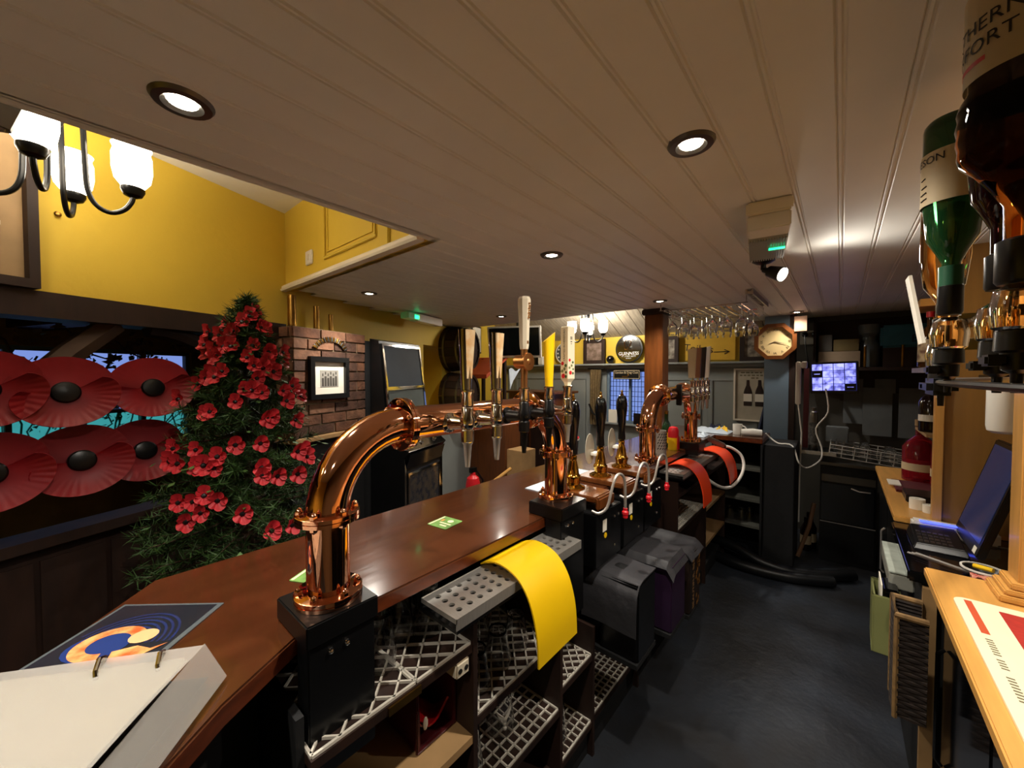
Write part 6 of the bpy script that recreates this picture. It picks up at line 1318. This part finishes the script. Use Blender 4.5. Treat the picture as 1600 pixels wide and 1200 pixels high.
def clabel(par, x_, y_, r, a0, a1, z0, z1, m, nm='label'): return MB().surf(lambda u, v: (x_ + r * math.cos(a0 + (a1 - a0) * u), y_ + r * math.sin(a0 + (a1 - a0) * u), z0 + (z1 - z0) * v), 24, 2).build(nm, m, par)
lb = mat('worn_label', 'b8a888', .6, var=.2)
clabel(bt, .172, .80, .0535, math.radians(-215), math.radians(-20), 2.01, 2.125, lb)
def ctext(body, size, m, par, x_, y_, r, a, z_, sx=1.): ex = Vector((-math.sin(a), math.cos(a), 0)); return text(body, size, m, par, (x_ + r * math.cos(a), y_ + r * math.sin(a), z_), ex, (0, 0, 1), bend=r, th=.0008, sx=sx)
ctext('SOUTHERN', .024, M['ink'], bt, .172, .80, .0537, math.radians(-168), 2.075); ctext('COMFORT', .024, M['ink'], bt, .172, .80, .0537, math.radians(-170), 2.05); clabel(bt, .172, .80, .0538, math.radians(-200), math.radians(-140), 2.028, 2.034, M['crimson'], 'label_stripe')
optic(.172, .80, 1.745, 'clear amber optic under the large ribbed bottle')
b2 = inv_bottle('whiskey_bottle', .152, 1.08, 2.10, .041, .33, M['greenglass'], 'upturned green glass whiskey bottle with cream label', False)
clabel(b2, .152, 1.08, .0425, math.radians(-235), math.radians(-40), 1.945, 2.04, M['label']); ctext('JAMESON', .019, M['ink'], b2, .152, 1.08, .0428, math.radians(-165), 2.025)
b = MB()
for i, (zz, aa, ll) in enumerate(((1.995, -.6, .01), (1.98, -.45, .012), (1.968, -.55, .014), (1.957, -.5, .014))):
    a = math.radians(-150) + aa * .3; b.tube([(.152 + .043 * math.cos(a + s * ll / .043), 1.08 + .043 * math.sin(a + s * ll / .043), zz + s * .002) for s in (-.5, .0, .5)], .0012, 5)
b.build('label_script', M['ink'], b2); MB().lathe([(.0165, 1.79), (.0165, 1.83)], (.152, 1.08, 0), 20).build('green_neck_band', mat('green_foil', '1d4a33', .35), b2); MB().lathe([(.0168, 1.765), (.0168, 1.79)], (.152, 1.08, 0), 20).build('red_neck_band', mat('red_foil2', '8a1a2c', .35), b2)
optic(.152, 1.08, 1.735, 'clear optic under the green whiskey bottle')
b3 = inv_bottle('dark_spirit_bottle', .185, .95, 2.12, .04, .33, M['darkglass'], 'upturned dark spirit bottle between the green and the ribbed ones'); optic(.185, .95, 1.74, 'clear optic under the dark spirit bottle')
b4 = inv_bottle('amber_spirit_bottle', .165, 1.24, 1.99, .038, .26, M['amberl'], 'small upturned orange-amber bottle lit behind the green one'); optic(.165, 1.24, 1.70, 'clear glass optic hanging farthest left', M['glass'])
t = thing('optic_stand', (.25, 1.0, 1.6), 'black horizontal bracket carrying the row of optics', 'bracket')
MB().tube([(.19, .55, 1.612), (.165, .80, 1.612), (.15, 1.08, 1.612), (.155, 1.24, 1.612)], .006, 8).build('rail', M['black'], t); MB().box(.135, .18, 1.16, 1.28, 1.585, 1.62).build('end_block', M['black'], t, bevel=.01); MB().tube([(.155, 1.24, 1.612), (.30, 1.58, 1.612), (.432, 1.905, 1.612)], .009, 8).build('arm', M['black'], t)
MB().box(.118, .122, 1.06, 1.14, 0, .001).build('foot_pad', M['black'], t) if False else None
tag(MB().box(.14, .146, 1.285, 1.345, 1.70, 1.86, R=Matrix.Translation((.14, 1.3, 1.7)) @ Matrix.Rotation(math.radians(-9), 4, 'Y') @ Matrix.Translation((-.14, -1.3, -1.7))).build('price_card', M['paper']), 'tilted white price card on the optics', 'card')
t = thing('white_dispenser', (.47, 2.33, 1.4), 'rounded white plastic soap dispenser bracketed to the oak partition', 'dispenser')
MB().lathe([(1e-4, 1.40), (.03, 1.402), (.043, 1.412), (.046, 1.43), (.046, 1.565), (.042, 1.582), (.03, 1.59), (1e-4, 1.591)], (.475, 2.33, 0), 28).build('bottle', M['plastic'], t); MB().lathe([(.018, 1.591), (.018, 1.615)], (.475, 2.33, 0), 14).build('neck', M['black'], t); MB().box(.46, .49, 2.33, 2.62, 1.60, 1.625).build('bracket', M['black'], t)
